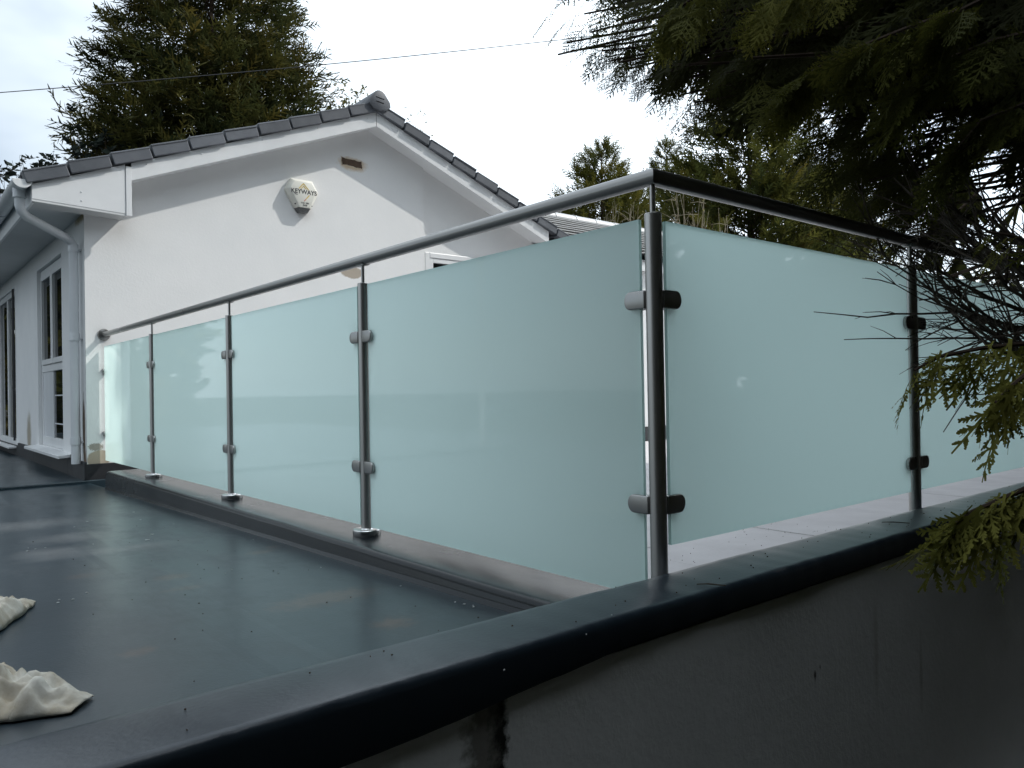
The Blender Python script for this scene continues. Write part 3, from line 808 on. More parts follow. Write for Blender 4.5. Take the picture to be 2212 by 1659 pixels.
for i in range(2):
    for k in range(seg):
        k2 = (k + 1) % seg; b.f.append((i * seg + k, i * seg + k2, (i + 1) * seg + k2, (i + 1) * seg + k)); b.m.append(0)
b.f.append(tuple(range(seg))[::-1]); b.m.append(0); b.f.append(tuple(range(2 * seg, 3 * seg))); b.m.append(0)
b.build('handrail', M['steel_rail'], bal, smooth=True)
fl = MB().lathe([(.049, 0), (.049, .006), (.044, .013), (.030, .016), (.0222, .017), (.0222, .03)], 36)
me = fl.mesh('wall_flange', M['steel_plate'], smooth=True)
place('wall_flange', me, bal, (0, YW - .0005, RZ), (math.radians(90), 0, 0))
# post parts, shared by all posts
post_me = MB().lathe([(PR - .002, 0), (PR, .001), (PR, PT - .002), (PR - .002, PT)], 32).mesh('post', M['steel'], smooth=True)
stem_me = MB().lathe([(.0068, PT - .004), (.0068, RZ - RR + .004)], 16).mesh('stem', M['steel'], smooth=True)
plate_me = MB().lathe([(.0535, 0), (.0548, .002), (.0548, .0225), (.0525, .0252), (.026, .0256), (.0225, .029)], 40).mesh('base_plate', M['steel_base'], smooth=True)
sd = MB()                                       # saddle: curved strip hugging the underside of the rail
for sgn in (1,):
    rows = []
    for i in range(9):
        a = math.radians(-90 - 52 + 104 * i / 8)
        rows.append((math.cos(a), math.sin(a)))
    for y in (-.028, .028):
        for rr in (RR + .0006, RR + .0036):
            sd.v += [(c * rr, y, RZ + s * rr) for c, s in rows]
    for i in range(8):
        for o_ in ((9, 27),): sd.f.append((9 + i, 9 + i + 1, 27 + i + 1, 27 + i)); sd.m.append(0)
        sd.f.append((i, 18 + i, 18 + i + 1, i + 1)); sd.m.append(0)
        sd.f.append((i, i + 1, 9 + i + 1, 9 + i)); sd.m.append(0); sd.f.append((18 + i, 27 + i, 27 + i + 1, 18 + i + 1)); sd.m.append(0)
saddle_me = sd.mesh('saddle', M['steel'], smooth=True)
def dshape(L_, H_, T_):
    """clamp: flat at the post, half round at its outer end; along +x, thickness in y"""
    pts = [(.0, -H_ / 2), (L_ - H_ * .42, -H_ / 2)] + [(L_ - H_ * .42 + H_ * .42 * math.sin(a), -H_ / 2 * math.cos(a)) for a in [math.pi * i / 14 for i in range(1, 14)]] + [(L_ - H_ * .42, H_ / 2), (0, H_ / 2)]
    return pts
pts = dshape(.068, .046, 0)
cm_ = MB()
for y0, y1 in ((-.0195, -.0056), (.0056, .0195)):
    cm_.hull([(x + .016, y0, z) for x, z in pts], [(x + .016, y1, z) for x, z in pts])
cm_.box(.010, .030, -.0052, .0052, -.018, .018)
clamp_me = cm_.mesh('clamp', M['steel_plate'], smooth=True, bevel=.0035, segs=3)
gask = MB(); gask.hull([(x * .96 + .018, -.0058, z * .95) for x, z in pts], [(x * .96 + .018, .0058, z * .95) for x, z in pts])
def post(x, y, rail_dir, clamps, saddle=True):
    p = place('post', post_me, bal, (x, y, 0))
    place('base_plate', plate_me, p, (0, 0, 0))
    place('stem', stem_me, p, (0, 0, 0))
    if saddle: place('saddle', saddle_me, p, (0, 0, 0), (0, 0, rail_dir))
    for ang in clamps:
        for z in (.777, .268): place('clamp', clamp_me, p, (0, 0, z), (0, 0, ang))
    return p
H = math.pi / 2
YP = [1.464, 2.938, 4.436]; XP = [1.443, 2.89, 4.33]
post(0, 0, H, (H, 0), False)
for y in YP: post(0, y, 0, (H, -H))
for x in XP: post(x, 0, H, (0, math.pi))
# glass panels (outer face frosted)
def panel(x0, x1, y0, y1, z0, z1, axis):
    """axis x: glass in the plane x = 0; y: in the plane y = 0"""
    b = MB(); b.box(x0, x1, y0, y1, z0, z1)
    fr = 4 if axis == 'x' else 2; bk = 5 if axis == 'x' else 3
    b.m = [2] * 6; b.m[fr] = 0; b.m[bk] = 1
    return b.build('glass_panel', [M['frost'], M['glass_back'], M['glass_edge']], bal)
GT = .005
ends = [0.0] + YP
for i, y0 in enumerate(ends):
    y1 = ends[i + 1] if i + 1 < len(ends) else YW + .018
    panel(-GT, GT, y0 + .042, y1 - .042, .036, .981, 'x')
ends = [0.0] + XP
for i in range(len(ends) - 1): panel(ends[i] + .042, ends[i + 1] - .042, -GT, GT, .165, .974, 'y')
# the wall end of the glass is held by two short studs
wc = MB(); wc.tube([(0, 0, 0), (0, .048, 0)], .011, 14); 
stud_me = wc.mesh('stud', M['steel_plate'], smooth=True)
knob = MB(); pk = dshape(.038, .040, 0)
for y0, y1 in ((-.0175, -.0056), (.0056, .0175)): knob.hull([(x, y0, z) for x, z in pk], [(x, y1, z) for x, z in pk])
knob_me = knob.mesh('wall_clamp', M['steel_plate'], smooth=True, bevel=.003)
for z in (.775, .255): place('wall_clamp', knob_me, bal, (0, YW - .001, z), (0, 0, -H))

# slim white post out of view, added for the line it reflects in the glass
wp = MB(); wp.box(-4.12, -4.07, 6.02, 6.07, -.12, 2.15); wp.box(-4.15, -4.04, 5.99, 6.10, 2.15, 2.18)
tag(wp.build('reflection_post', M['pvc'], bevel=.004), 'slim white square post added out of view to reflect in the glass', 'post')

# ------------------------------------------------------------------ rags on the roof
def rag(name, spine, widths, heights, seed, label):
    rr = random.Random(seed); nu, nv = 84, 54
    sp = [Vector(p) for p in spine]; b = MB(); n = len(sp) - 1
    def ev(l, t):
        f = t * n; i = min(int(f), n - 1); u = f - i; u2 = u * u * (3 - 2 * u); return l[i] * (1 - u2) + l[i + 1] * u2
    top = []
    for i in range(nu + 1):
        t = i / nu; c = ev(sp, t); c2 = ev(sp, min(1, t + .02)); c1 = ev(sp, max(0, t - .02)); d = (c2 - c1).normalized(); sd_ = Vector((-d.y, d.x, 0))
        w_ = ev(widths, t) * (1 + .22 * mnoise.noise((t * 6 + seed, 3, 1))); h_ = ev(heights, t); row = []
        for j in range(nv + 1):
            s_ = -1 + 2 * j / nv
            p = c + sd_ * (s_ * w_ * (1 + .12 * mnoise.noise((t * 9, s_ * 2, seed))))
            env = max(0.0, 1 - abs(s_) ** 3.2) ** .6 * min(1.0, .15 + 5 * (1 - t)) 
            rg = 1 - abs(2.2 * mnoise.noise((p.x * 13 + seed, p.y * 13, .7))); rg2 = 1 - abs(2.2 * mnoise.noise((p.x * 30, p.y * 24 + seed, 2.7)))
            fold = .30 + .38 * mnoise.noise((p.x * 8 + seed, p.y * 8, .3)) + .40 * rg + .34 * rg2 + .10 * math.sin(s_ * 6 + 5 * mnoise.noise((t * 3, s_, seed)))
            z = zd(p.y) + .004 + h_ * env * max(.10, fold) + .003 * env
            row.append((p.x, p.y, z))
        top.append(row)
    b.v = [p for r in top for p in r]; k = nv + 1
    b.f = [(i * k + j, i * k + j + 1, (i + 1) * k + j + 1, (i + 1) * k + j) for i in range(nu) for j in range(nv)]; b.m = [0] * len(b.f)
    o = b.build(name, M['rag'], smooth=False)
    o.data.polygons.foreach_set('use_smooth', [True] * len(o.data.polygons))
    md = o.modifiers.new('thickness', 'SOLIDIFY'); md.thickness = .003; md.offset = -1
    return tag(o, label, 'rag', 'cotton rags left on the flat roof')
rag('rag', [(-1.66, 1.12, 0), (-1.42, 1.22, 0), (-1.28, 1.36, 0), (-1.20, 1.49, 0), (-1.15, 1.56, 0)], [.12, .13, .10, .075, .05], [.045, .05, .06, .055, .035], 3,
    'crumpled off white rag farther back on the roof')
rag('rag', [(-1.75, .62, 0), (-1.52, .66, 0), (-1.36, .635, 0), (-1.25, .55, 0), (-1.175, .49, 0)], [.14, .13, .10, .075, .04], [.15, .13, .085, .06, .035], 11,
    'crumpled off white rag nearest the black roof edge')

# flecks of sealant and needle litter
fk = MB(); rr = random.Random(21)
def chip(c, s, zt=.002):
    a = rr.uniform(0, 6.28); q = [(c[0] + s * rr.uniform(.5, 1) * math.cos(a + k * 2.09) * (2.2 if k == 0 else 1), c[1] + s * rr.uniform(.5, 1) * math.sin(a + k * 2.09), c[2] + .0008) for k in range(3)]
    fk.hull(q, [(x, y, z + zt) for x, y, z in q])
for px, py, n_, sp in [(540, 1125, 26, 60), (640, 1150, 12, 70), (440, 1085, 8, 60), (320, 1150, 2, 10), (250, 1120, 6, 80), (900, 1270, 6, 60), (120, 1180, 5, 60), (560, 1230, 4, 100), (150, 1300, 4, 60), (1020, 1330, 8, 60)]:
    for _ in range(n_):
        x, y = px + rr.gauss(0, sp), py + rr.gauss(0, sp * .12)
        p = at(x, y, Z=-.08); p.z = zd(p.y)
        if p.x < -.17 and .1 < p.y < 5: chip(p, rr.uniform(.002, .005))
chip(Vector((*at(316, 1166, Z=-.085).xy, zd(at(316, 1166, Z=-.085).y))), .009)
for px, py in [(1267, 1373), (1322, 1331), (1090, 1450)]: chip(Vector((*at(px, py, Z=.131).xy, .1315)), .0013)
tag(fk.build('sealant_flecks', M['fleck']), kind='stuff')
fk = MB()
for _ in range(170):
    k = rr.random()
    if k < .35: c = (rr.uniform(-1.2, 2.6), rr.uniform(-.225, -.09), .1315)
    elif k < .75: c = (rr.uniform(.4, 2.2), rr.uniform(.65, 1.1), -.157)
    else:
        y = rr.uniform(.3, 3.2); c = (rr.uniform(-1.4, -.2), y, zd(y))
    chip(c, rr.uniform(.001, .0026))
tag(fk.build('needle_litter', M['litter']), kind='stuff')
for i, (a, q, lab) in enumerate([((1905, 1128), (1965, 1130), 'short brown twig lying on the roof edge beside the second front post'), ((1505, 1262), (1568, 1265), 'short brown twig lying on the roof edge right of the corner post')]):
    pa, pq = at(*a, Z=.134), at(*q, Z=.134)
    mid = pa.lerp(pq, .5) + Vector((0, .008, .001))
    tag(MB().tube([pa, mid, pq], [.0012, .0018, .0014], 6).build('twig', M['twig']), lab, 'twig', 'fallen twigs on the roof edge')

# ------------------------------------------------------------------ foliage tools
def quad_strip(vl, fl, p, d, n, l, w0, w1):
    s = np.cross(d, n); s /= (np.linalg.norm(s) + 1e-9)
    i = len(vl); q = p + d * l
    vl += [p - s * w0, p + s * w0, q + s * w1, q - s * w1]; fl.append((i, i + 1, i + 2, i + 3))
def frond(rng, lat, sub, width, curve=.35):
    """flat branching cypress spray, unit length along +x, in the xy plane, drooping in -z"""
    v, f = [], []; nrm = np.array([0, 0, 1.0])
    def ax(t): return np.array([t, .04 * math.sin(3 * t), -curve * .35 * t * t])
    prev = ax(0)
    for i in range(6):
        q = ax((i + 1) / 6); d = q - prev; l = np.linalg.norm(d); quad_strip(v, f, prev, d / l, nrm, l, width * (1.25 - i * .12), width * (1.25 - (i + 1) * .12)); prev = q
    for i in range(lat):
        t = .10 + .86 * (i + rng.uniform(-.2, .2)) / lat; sd = 1 if i % 2 else -1
        pl = max(.06, .40 * (1 - (t - .32) ** 2 * 1.7) * (1 - max(0, t - .45) * 1.1)) * rng.uniform(.75, 1.15)
        a = math.radians(rng.uniform(34, 52)); d = np.array([math.cos(a), sd * math.sin(a), rng.uniform(-.25, .05)]); d /= np.linalg.norm(d)
        p0 = ax(t); bend = np.array([.22, -.10 * sd, -.18])
        segs = 3; p = p0; dd = d
        for k in range(segs):
            l = pl / segs; quad_strip(v, f, p, dd, nrm, l * 1.03, width * (1 - .25 * k), width * (1 - .25 * (k + 1)) + .0008)
            ns = sub if k else max(1, sub - 1)
            for j in range(ns):
                for s2 in (1, -1):
                    tt = (j + .5 + rng.uniform(-.2, .2)) / ns; b0 = p + dd * l * tt
                    fr_ = (k + tt) / segs; sl = pl * .36 * (1 - fr_ * .75) * rng.uniform(.7, 1.2)
                    side = np.cross(nrm, dd); a2 = math.radians(rng.uniform(30, 48))
                    d2 = dd * math.cos(a2) + side * s2 * math.sin(a2) + np.array([0, 0, rng.uniform(-.2, .12)]); d2 /= np.linalg.norm(d2)
                    quad_strip(v, f, b0, d2, nrm, sl, width * .85, width * .45)
            p = p + dd * l; dd = dd + bend / segs; dd /= np.linalg.norm(dd)
    return np.array(v), np.array(f, dtype=np.int32)
def tuft(rng, n, width, spread=.5):
    """coarse spray for far trees: a feather of thin blades"""
    v, f = [], []; nrm = np.array([0, 0, 1.0])
    quad_strip(v, f, np.zeros(3), np.array([1.0, 0, 0]), nrm, 1.0, width * .6, width * .2)
    for i in range(n):
        t = .12 + .85 * i / n; sd = 1 if i % 2 else -1; a = math.radians(rng.uniform(25, 55))
        d = np.array([math.cos(a), sd * math.sin(a), rng.uniform(-spread, spread)]); d /= np.linalg.norm(d)
        nn = np.array([rng.uniform(-.5, .5), rng.uniform(-.5, .5), 1.0])
        quad_strip(v, f, np.array([t, 0, 0]), d, nn, (.42 - .28 * t) * rng.uniform(.7, 1.3), width, width * .25)
    return np.array(v), np.array(f, dtype=np.int32)


class Cloud:
    """many placed copies of spray templates as one mesh"""
    def __init__(self): self.V = []; self.F = []; self.T = []; self.n = 0
    def put(self, tmpl, pos, axis, up, scale, tint):
        """pos, axis, up: (k,3); scale, tint: (k,)"""
        v, f = tmpl; k = len(pos)
        if k == 0: return
        a = axis / np.linalg.norm(axis, axis=1, keepdims=True)
        s = np.cross(up, a); s /= (np.linalg.norm(s, axis=1, keepdims=True) + 1e-9); u = np.cross(a, s)
        P = pos[:, None, :] + scale[:, None, None] * (v[None, :, 0:1] * a[:, None, :] + v[None, :, 1:2] * s[:, None, :] + v[None, :, 2:3] * u[:, None, :])
        m = len(v)
        self.V.append(P.reshape(-1, 3)); self.F.append((f[None] + (self.n + np.arange(k) * m)[:, None, None]).reshape(-1, 4)); self.T.append(np.repeat(tint, m))
        self.n += k * m
    def build(self, name, m, parent=None):
        V = np.concatenate(self.V).astype(np.float32); F = np.concatenate(self.F).astype(np.int32); T = np.concatenate(self.T).astype(np.float32)
        me = bpy.data.meshes.new(name); me.vertices.add(len(V)); me.vertices.foreach_set('co', V.ravel())
        me.loops.add(F.size); me.loops.foreach_set('vertex_index', F.ravel())
        me.polygons.add(len(F)); me.polygons.foreach_set('loop_start', np.arange(0, F.size, 4, dtype=np.int32))
        at_ = me.attributes.new('tint', 'FLOAT', 'POINT'); at_.data.foreach_set('value', np.clip(T, 0, 1))
        me.materials.append(m); me.update(calc_edges=True)
        o = bpy.data.objects.new(name, me); COL.objects.link(o); adopt(o, parent)
        o['kind'] = 'stuff'
        return o


def conifer(name, base, height, radius, label, leafm, seed, n=3600, spray=.42, width=.035, lean=(0, 0), tip=.35, belly=.25, low=.05, tint=.35, up=.35, blades=8, shape=1.0, tops=0, group=None, cat='tree', rag=.25, dz=0.0, thin=1.6):
    rng = np.random.default_rng(seed); pr = random.Random(seed)
    t = empty(name, base, label, cat, group)
    bx_, by_, bz_ = base
    tr = MB(); tr.tube([(bx_ + lean[0] * k / 6, by_ + lean[1] * k / 6, bz_ + height * .96 * k / 6) for k in range(7)], [max(.012, radius * .07 * (1 - k / 6.2)) for k in range(7)], 8)
    cl = Cloud(); tm = [tuft(pr, blades, width * pr.uniform(.8, 1.2)) for _ in range(6)]
    nb = max(40, n // 26)
    P, A, SC, TI = [], [], [], []
    for i in range(nb):
        h = low + (1 - low) * (1 - (1 - rng.random()) ** .8) * .985
        prof = (min(1, (1 - h) / (1 - belly)) ** shape) * (1 - .35 * max(0, belly - h) / belly)
        rl = radius * prof * (1 - rag + rag * 2 * rng.random() * .75) + radius * .05
        az = rng.random() * 2 * math.pi
        out = np.array([math.cos(az), math.sin(az), up + rng.uniform(-.25, .25)]); out /= np.linalg.norm(out)
        o0 = np.array([bx_ + lean[0] * h, by_ + lean[1] * h, bz_ + height * h - rl * .25])
        btint = tint + rng.normal(0, .13)
        tr.tube([o0, o0 + out * rl * .85], [.012 + .01 * (1 - h), .004], 4, cap=False)
        ns = max(6, int(26 * (.35 + .65 * prof)))
        for k in range(ns):
            s = .14 + .88 * rng.random() ** .62
            off = rng.normal(0, .11, 3) * (rl * .35 + .18) * (1.15 - .6 * s)
            p = o0 + out * rl * s + off
            ax_ = out * 1.0 + rng.normal(0, .42, 3) + np.array([0, 0, up * .5 + dz])
            P.append(p); A.append(ax_); SC.append(spray * rng.uniform(.6, 1.25) * (.75 + .35 * prof)); TI.append(btint + rng.normal(0, .07) + .16 * (s - .6))
    for k in range(tops):        # leading shoots standing up out of the crown
        az = rng.random() * 2 * math.pi; rr_ = radius * .5 * rng.random() ** .7; hh = height * (1 - .55 * rr_ / radius) * rng.uniform(.90, 1.0)
        b0 = np.array([bx_ + lean[0] + rr_ * math.cos(az), by_ + lean[1] + rr_ * math.sin(az), bz_ + hh - .5])
        L_ = rng.uniform(.7, 1.3) * (1 if k else 1.4)
        tr.tube([b0, b0 + np.array([rng.normal(0, .04), rng.normal(0, .04), L_])], [.014, .004], 4, cap=False)
        for q in range(24):
            u_ = rng.random(); a_ = rng.random() * 6.28
            P.append(b0 + np.array([0, 0, L_ * u_])); A.append(np.array([math.cos(a_), math.sin(a_), .75 + .9 * u_])); SC.append(spray * .62 * (1.08 - .85 * u_)); TI.append(tint + rng.normal(.02, .08))
    P, A, SC, TI = map(np.array, (P, A, SC, TI))
    kp = (P[:, 2] > thin) | (rng.random(len(P)) < .3); P, A, SC, TI = P[kp], A[kp], SC[kp], TI[kp]      # sparser low down, as conifers are
    idx = rng.integers(0, 6, len(P)); U = rng.normal(0, .5, (len(P), 3)) + np.array([0, 0, 1.0])
    for j in range(6):
        mk = idx == j; cl.put(tm[j], P[mk], A[mk], U[mk], SC[mk], TI[mk])
    tr.build('trunk', M['bark'], t)
    cl.build('crown', leafm, t)
    return t

GZ_ = -1.25
def gpos(px, d):
    p = at(px, 830, d=d); return (p.x, p.y, GZ_)
# tall cypress behind the house
conifer('cypress_tree', gpos(468, 17.0), 13.2, 2.55, 'tall broad olive green cypress rising behind the gable roof', M['leaf_gold'], 5, n=26000, spray=.50, width=.038, thin=2.6, belly=.55, shape=.55, tint=.30, up=.15, blades=8, rag=.22)
# conifers in a row beyond the glass
conifer('conifer_tree', gpos(1308, 21), 8.5, 2.9, 'small pointed conifer between the roof ridge and handrail corner', M['leaf_far'], 12, n=17000, spray=.42, width=.036, belly=.34, shape=.85, tint=.55, up=.6, tops=7)
conifer('conifer_tree', gpos(1248, 23), 7.2, 2.2, 'lowest conifer of the row, close to the end of the gable roof', M['leaf_far'], 22, n=8000, spray=.42, width=.036, belly=.35, shape=.8, tint=.5, up=.6, tops=4)
conifer('conifer_tree', gpos(1385, 24), 8.0, 2.3, 'middling conifer between the pointed one and the handrail corner', M['leaf_far'], 23, n=9000, spray=.42, width=.036, belly=.35, shape=.8, tint=.42, up=.6, tops=4)
conifer('conifer_tree', gpos(1450, 23), 9.2, 2.4, 'thin topped conifer just behind the handrail corner', M['leaf_far'], 13, n=9000, spray=.42, width=.036, belly=.30, shape=.95, tint=.45, up=.6, tops=4)
conifer('conifer_tree', gpos(1628, 18), 9.1, 2.6, 'large dark conifer behind the front glass panel', M['leaf_far'], 14, n=15000, spray=.44, width=.042, belly=.42, shape=.62, tint=.46, up=.4, tops=5)
conifer('conifer_tree', gpos(1800, 21), 9.0, 2.0, 'golden tipped conifer right of the large dark one', M['leaf_gold'], 15, n=8000, spray=.40, width=.034, belly=.4, shape=.7, tint=.45, up=.45, tops=4)
conifer('conifer_tree', gpos(1870, 24), 7.2, 1.7, 'low bushy conifer behind the aerial', M['leaf_far'], 16, n=5000, spray=.42, width=.030, belly=.5, shape=.6, tint=.40, up=.4)
conifer('conifer_tree', gpos(2110, 30), 5.9, 2.8, 'far dark conifer hedge tree beyond the second glass panel', M['leaf_far'], 17, n=4000, spray=.5, width=.036, belly=.6, shape=.5, tint=.30, up=.4)
conifer('conifer_tree', gpos(1545, 15.5), 5.3, 1.3, 'low olive conifer directly above the front glass panel', M['leaf_far'], 18, n=2200, spray=.36, width=.026, belly=.5, shape=.6, tint=.55, up=.4)
conifer('conifer_tree', gpos(1720, 16.5), 5.2, 1.4, 'yellowish low conifer left of the aerial', M['leaf_gold'], 19, n=2600, spray=.36, width=.026, belly=.5, shape=.6, tint=.40, up=.4)


def shrub(name, px0, py0, px1, py1, d, label, leafm, twigm, seed, nstem, leaf, nleaf, bias=(0, 0, 1), cat='shrub'):
    """twiggy bush: stems fanning out of one root, leaves or bare"""
    pr = random.Random(seed); rng = np.random.default_rng(seed)
    root = Vector(gpos((px0 + px1) / 2, d)); t = empty(name, root, label, cat)
    st = MB(); cl = Cloud(); P, A, SC, TI = [], [], [], []
    for i in range(nstem):
        e = at(pr.uniform(px0, px1), pr.uniform(py0, py1), d=d + pr.uniform(-.8, .8))
        mid = root.lerp(e, .55) + Vector((pr.uniform(-.2, .2), pr.uniform(-.2, .2), .25))
        path = [root.lerp(mid, k / 3) for k in range(3)] + [mid.lerp(e, k / 4) + Vector((pr.uniform(-.05, .05), pr.uniform(-.05, .05), 0)) for k in range(5)]
        st.tube(path, [.022, .018, .014, .011, .009, .006, .004, .003], 5, cap=False)
        for q in range(7):
            s0 = mid.lerp(e, pr.uniform(.15, 1)); dv = Vector((pr.gauss(0, 1), pr.gauss(0, 1), pr.gauss(.5, .8))).normalized(); s1 = s0 + dv * pr.uniform(.15, .45)
            st.tube([s0, s0.lerp(s1, .5) + Vector((0, 0, .02)), s1], [.005, .004, .002], 4, cap=False)
            for w_ in range(nleaf):
                p = s0.lerp(s1, pr.uniform(.2, 1.05)); P.append(tuple(p)); A.append((pr.gauss(0, 1), pr.gauss(0, 1), pr.gauss(.3, .8))); SC.append(leaf * pr.uniform(.6, 1.3)); TI.append(pr.random())
    st.build('stems', twigm, t)
    if P:
        lf = (np.array([(0, 0, 0), (.45, -.26, .02), (1, 0, -.05), (.45, .26, .02)]), np.array([(0, 1, 2, 3)], dtype=np.int32))
        P, A = np.array(P), np.array(A); cl.put(lf, P, A, rng.normal(0, 1, (len(P), 3)), np.array(SC), np.array(TI)); cl.build('leaves', leafm, t)
    return t
shrub('broadleaf_shrub', 150, 235, 330, 360, 15.2, 'dark leaved bush poking up left of the tall cypress', M['leaf_dark'], M['bark'], 31, 22, .15, 15)
shrub('broadleaf_shrub', -20, 330, 160, 395, 14.6, 'sprigs of dark bush just above the eaves and gutter', M['leaf_dark'], M['bark'], 32, 12, .13, 9)
shrub('young_tree', 690, 175, 790, 245, 20, 'pale budding tree top right of the tall cypress', M['leaf_spring'], M['pale_twig'], 33, 36, .11, 9, cat='tree')
shrub('young_tree', 800, 205, 960, 300, 20.5, 'thin budding twigs showing over the ridge and right verge', M['leaf_spring'], M['pale_twig'], 34, 16, .07, 3, cat='tree')
shrub('bare_shrub', 1455, 415, 1580, 500, 13.8, 'bare pale twigged shrub behind the top of the front glass', M['leaf_spring'], M['pale_twig'], 35, 26, .05, 1)
shrub('bare_shrub', 1300, 440, 1400, 480, 15.0, 'bare brown twigs above the tiled wing roof', M['leaf_spring'], M['pale_twig'], 36, 14, .05, 1)

# ------------------------------------------------------------------ the big cypress beside the camera
rng = np.random.default_rng(77); pr = random.Random(77)
TB = Vector((3.9, -1.0, GZ_))
near = empty('cypress_tree', TB, 'huge dark cypress overhanging the balustrade with drooping sprays and bare inner branches', 'tree')
trunk = MB(); trunk.tube([(TB.x + .03 * math.sin(k), TB.y + .03 * math.cos(2 * k), GZ_ + 12.6 * k / 10) for k in range(11)], [.22 * (1 - k / 10.6) + .01 for k in range(11)], 14)
fr_t = [frond(pr, 15, 2, .0112, .35) for _ in range(4)] + [frond(pr, 13, 2, .0122, .5) for _ in range(3)]
cl_t = [frond(pr, 10, 2, .0195, .75) for _ in range(5)] + [frond(pr, 8, 2, .022, .95) for _ in range(4)]
cf_t = [frond(pr, 12, 1, .0180, .4) for _ in range(4)]
ou_t = [tuft(pr, 9, .07) for _ in range(4)]
fine = [[], [], [], []]; coarse = [[], [], [], []]; outer = [[], [], [], []]; close = [[], [], [], []]
br = MB(); dead = MB()
def trunk_at(z): return Vector((TB.x, TB.y, z))
def limb(e, sag=.12, r0=.03, mb=None):
    """branch from the trunk to its tip e: rises a little, then droops"""
    z0 = e.z + .10 * (TB.xy - e.xy).length + pr.uniform(-.1, .3)
    s = trunk_at(z0); L_ = (e - s).length
    pts = []
    for k in range(9):
        u_ = k / 8; p = s.lerp(e, u_); p.z += sag * math.sin(math.pi * u_) * L_ * .35
        p += Vector((pr.gauss(0, .02), pr.gauss(0, .02), pr.gauss(0, .015))) * (1 if 0 < k < 8 else 0)
        pts.append(p)
    (mb or br).tube(pts, [r0 * (1 - .9 * (k / 8)) + .0015 for k in range(9)], 6, cap=False)
    return pts
def in_poly(x, y, poly):
    c = False; n_ = len(poly)
    for i in range(n_):
        x0, y0 = poly[i]; x1, y1 = poly[(i + 1) % n_]
        if (y0 > y) != (y1 > y) and x < (x1 - x0) * (y - y0) / (y1 - y0) + x0: c = not c
    return c
def sprays(pts, u0, n_, size, store, tint, droop=.55, spread=.10, fan=.55):
    """hang sprays along the outer part of a branch"""
    m = len(pts) - 1
    for _ in range(n_):
        u_ = u0 + (1 - u0) * pr.random(); f_ = u_ * m; i = min(int(f_), m - 1); p = pts[i].lerp(pts[i + 1], f_ - i)
        d = (pts[min(i + 1, m)] - pts[max(i - 1, 0)]).normalized()
        side = d.cross(Vector((0, 0, 1))).normalized()
        a = d * pr.uniform(.5, 1.1) + side * pr.gauss(0, fan) + Vector((0, 0, -droop * pr.uniform(.5, 1.3)))
        q = p + Vector((pr.gauss(0, spread), pr.gauss(0, spread), pr.gauss(0, spread * .6)))
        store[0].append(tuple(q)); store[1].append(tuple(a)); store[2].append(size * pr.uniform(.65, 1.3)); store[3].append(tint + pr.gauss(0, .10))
UPPER = [(1230, -60), (1265, 20), (1300, 60), (1350, 85), (1420, 110), (1500, 140), (1590, 125), (1690, 130), (1770, 160), (1830, 180), (1940, 180), (2010, 200), (2120, 235), (2300, 260), (2300, -60)]
CLUMP = [(1790, 205), (1850, 250), (1885, 320), (1950, 420), (1995, 500), (1960, 535), (1915, 510), (1875, 440), (1820, 330)]
def tips(poly, n_, d0, d1):
    xs = [p[0] for p in poly]; ys_ = [p[1] for p in poly]; out = []
    while len(out) < n_:
        x, y = pr.uniform(min(xs), max(xs)), pr.uniform(min(ys_), max(ys_))
        if in_poly(x, y, poly): out.append(at(x, y, d=pr.uniform(d0, d1)))
    return out
for e in tips(UPPER, 215, 2.2, 4.6):
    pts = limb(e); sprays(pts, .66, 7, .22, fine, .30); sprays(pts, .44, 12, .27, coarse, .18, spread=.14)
# edge sprigs that hang out past the mass against the sky
for px, py, d in [(1225, 92, 3.0), (1262, 30, 3.2), (1275, 70, 3.1), (1300, 110, 3.0), (1335, 135, 2.9), (1365, 140, 3.1), (1410, 165, 2.8), (1435, 160, 3.0), (1490, 200, 2.9), (1510, 205, 3.1), (1550, 175, 3.2), (1600, 185, 3.0),
                  (1640, 195, 2.9), (1680, 205, 3.0), (1720, 200, 2.8), (1560, 160, 2.7), (1450, 140, 2.7), (1380, 110, 2.8), (1310, 60, 2.9), (1245, -10, 3.0), (1205, 118, 3.0), (1250, 108, 3.1), (1318, 132, 3.0), (1352, 150, 2.9), (1395, 172, 3.0), (1425, 182, 2.9), (1470, 205, 3.0), (1500, 222, 2.9), (1535, 205, 3.1), (1580, 190, 3.0), (1620, 205, 3.0), (1660, 215, 2.9), (1700, 222, 3.0), (1735, 240, 2.9), (1760, 262, 3.0)]:
    e = at(px, py, d=d); pts = limb(e, r0=.022); sprays(pts, .84, 10, .155, fine, .22, droop=.9, spread=.025, fan=.25)
for e in tips(CLUMP, 28, 2.6, 4.2):
    pts = limb(e, r0=.02); sprays(pts, .92, 11, .15, fine, .34, droop=.8); sprays(pts, .91, 6, .17, coarse, .25)
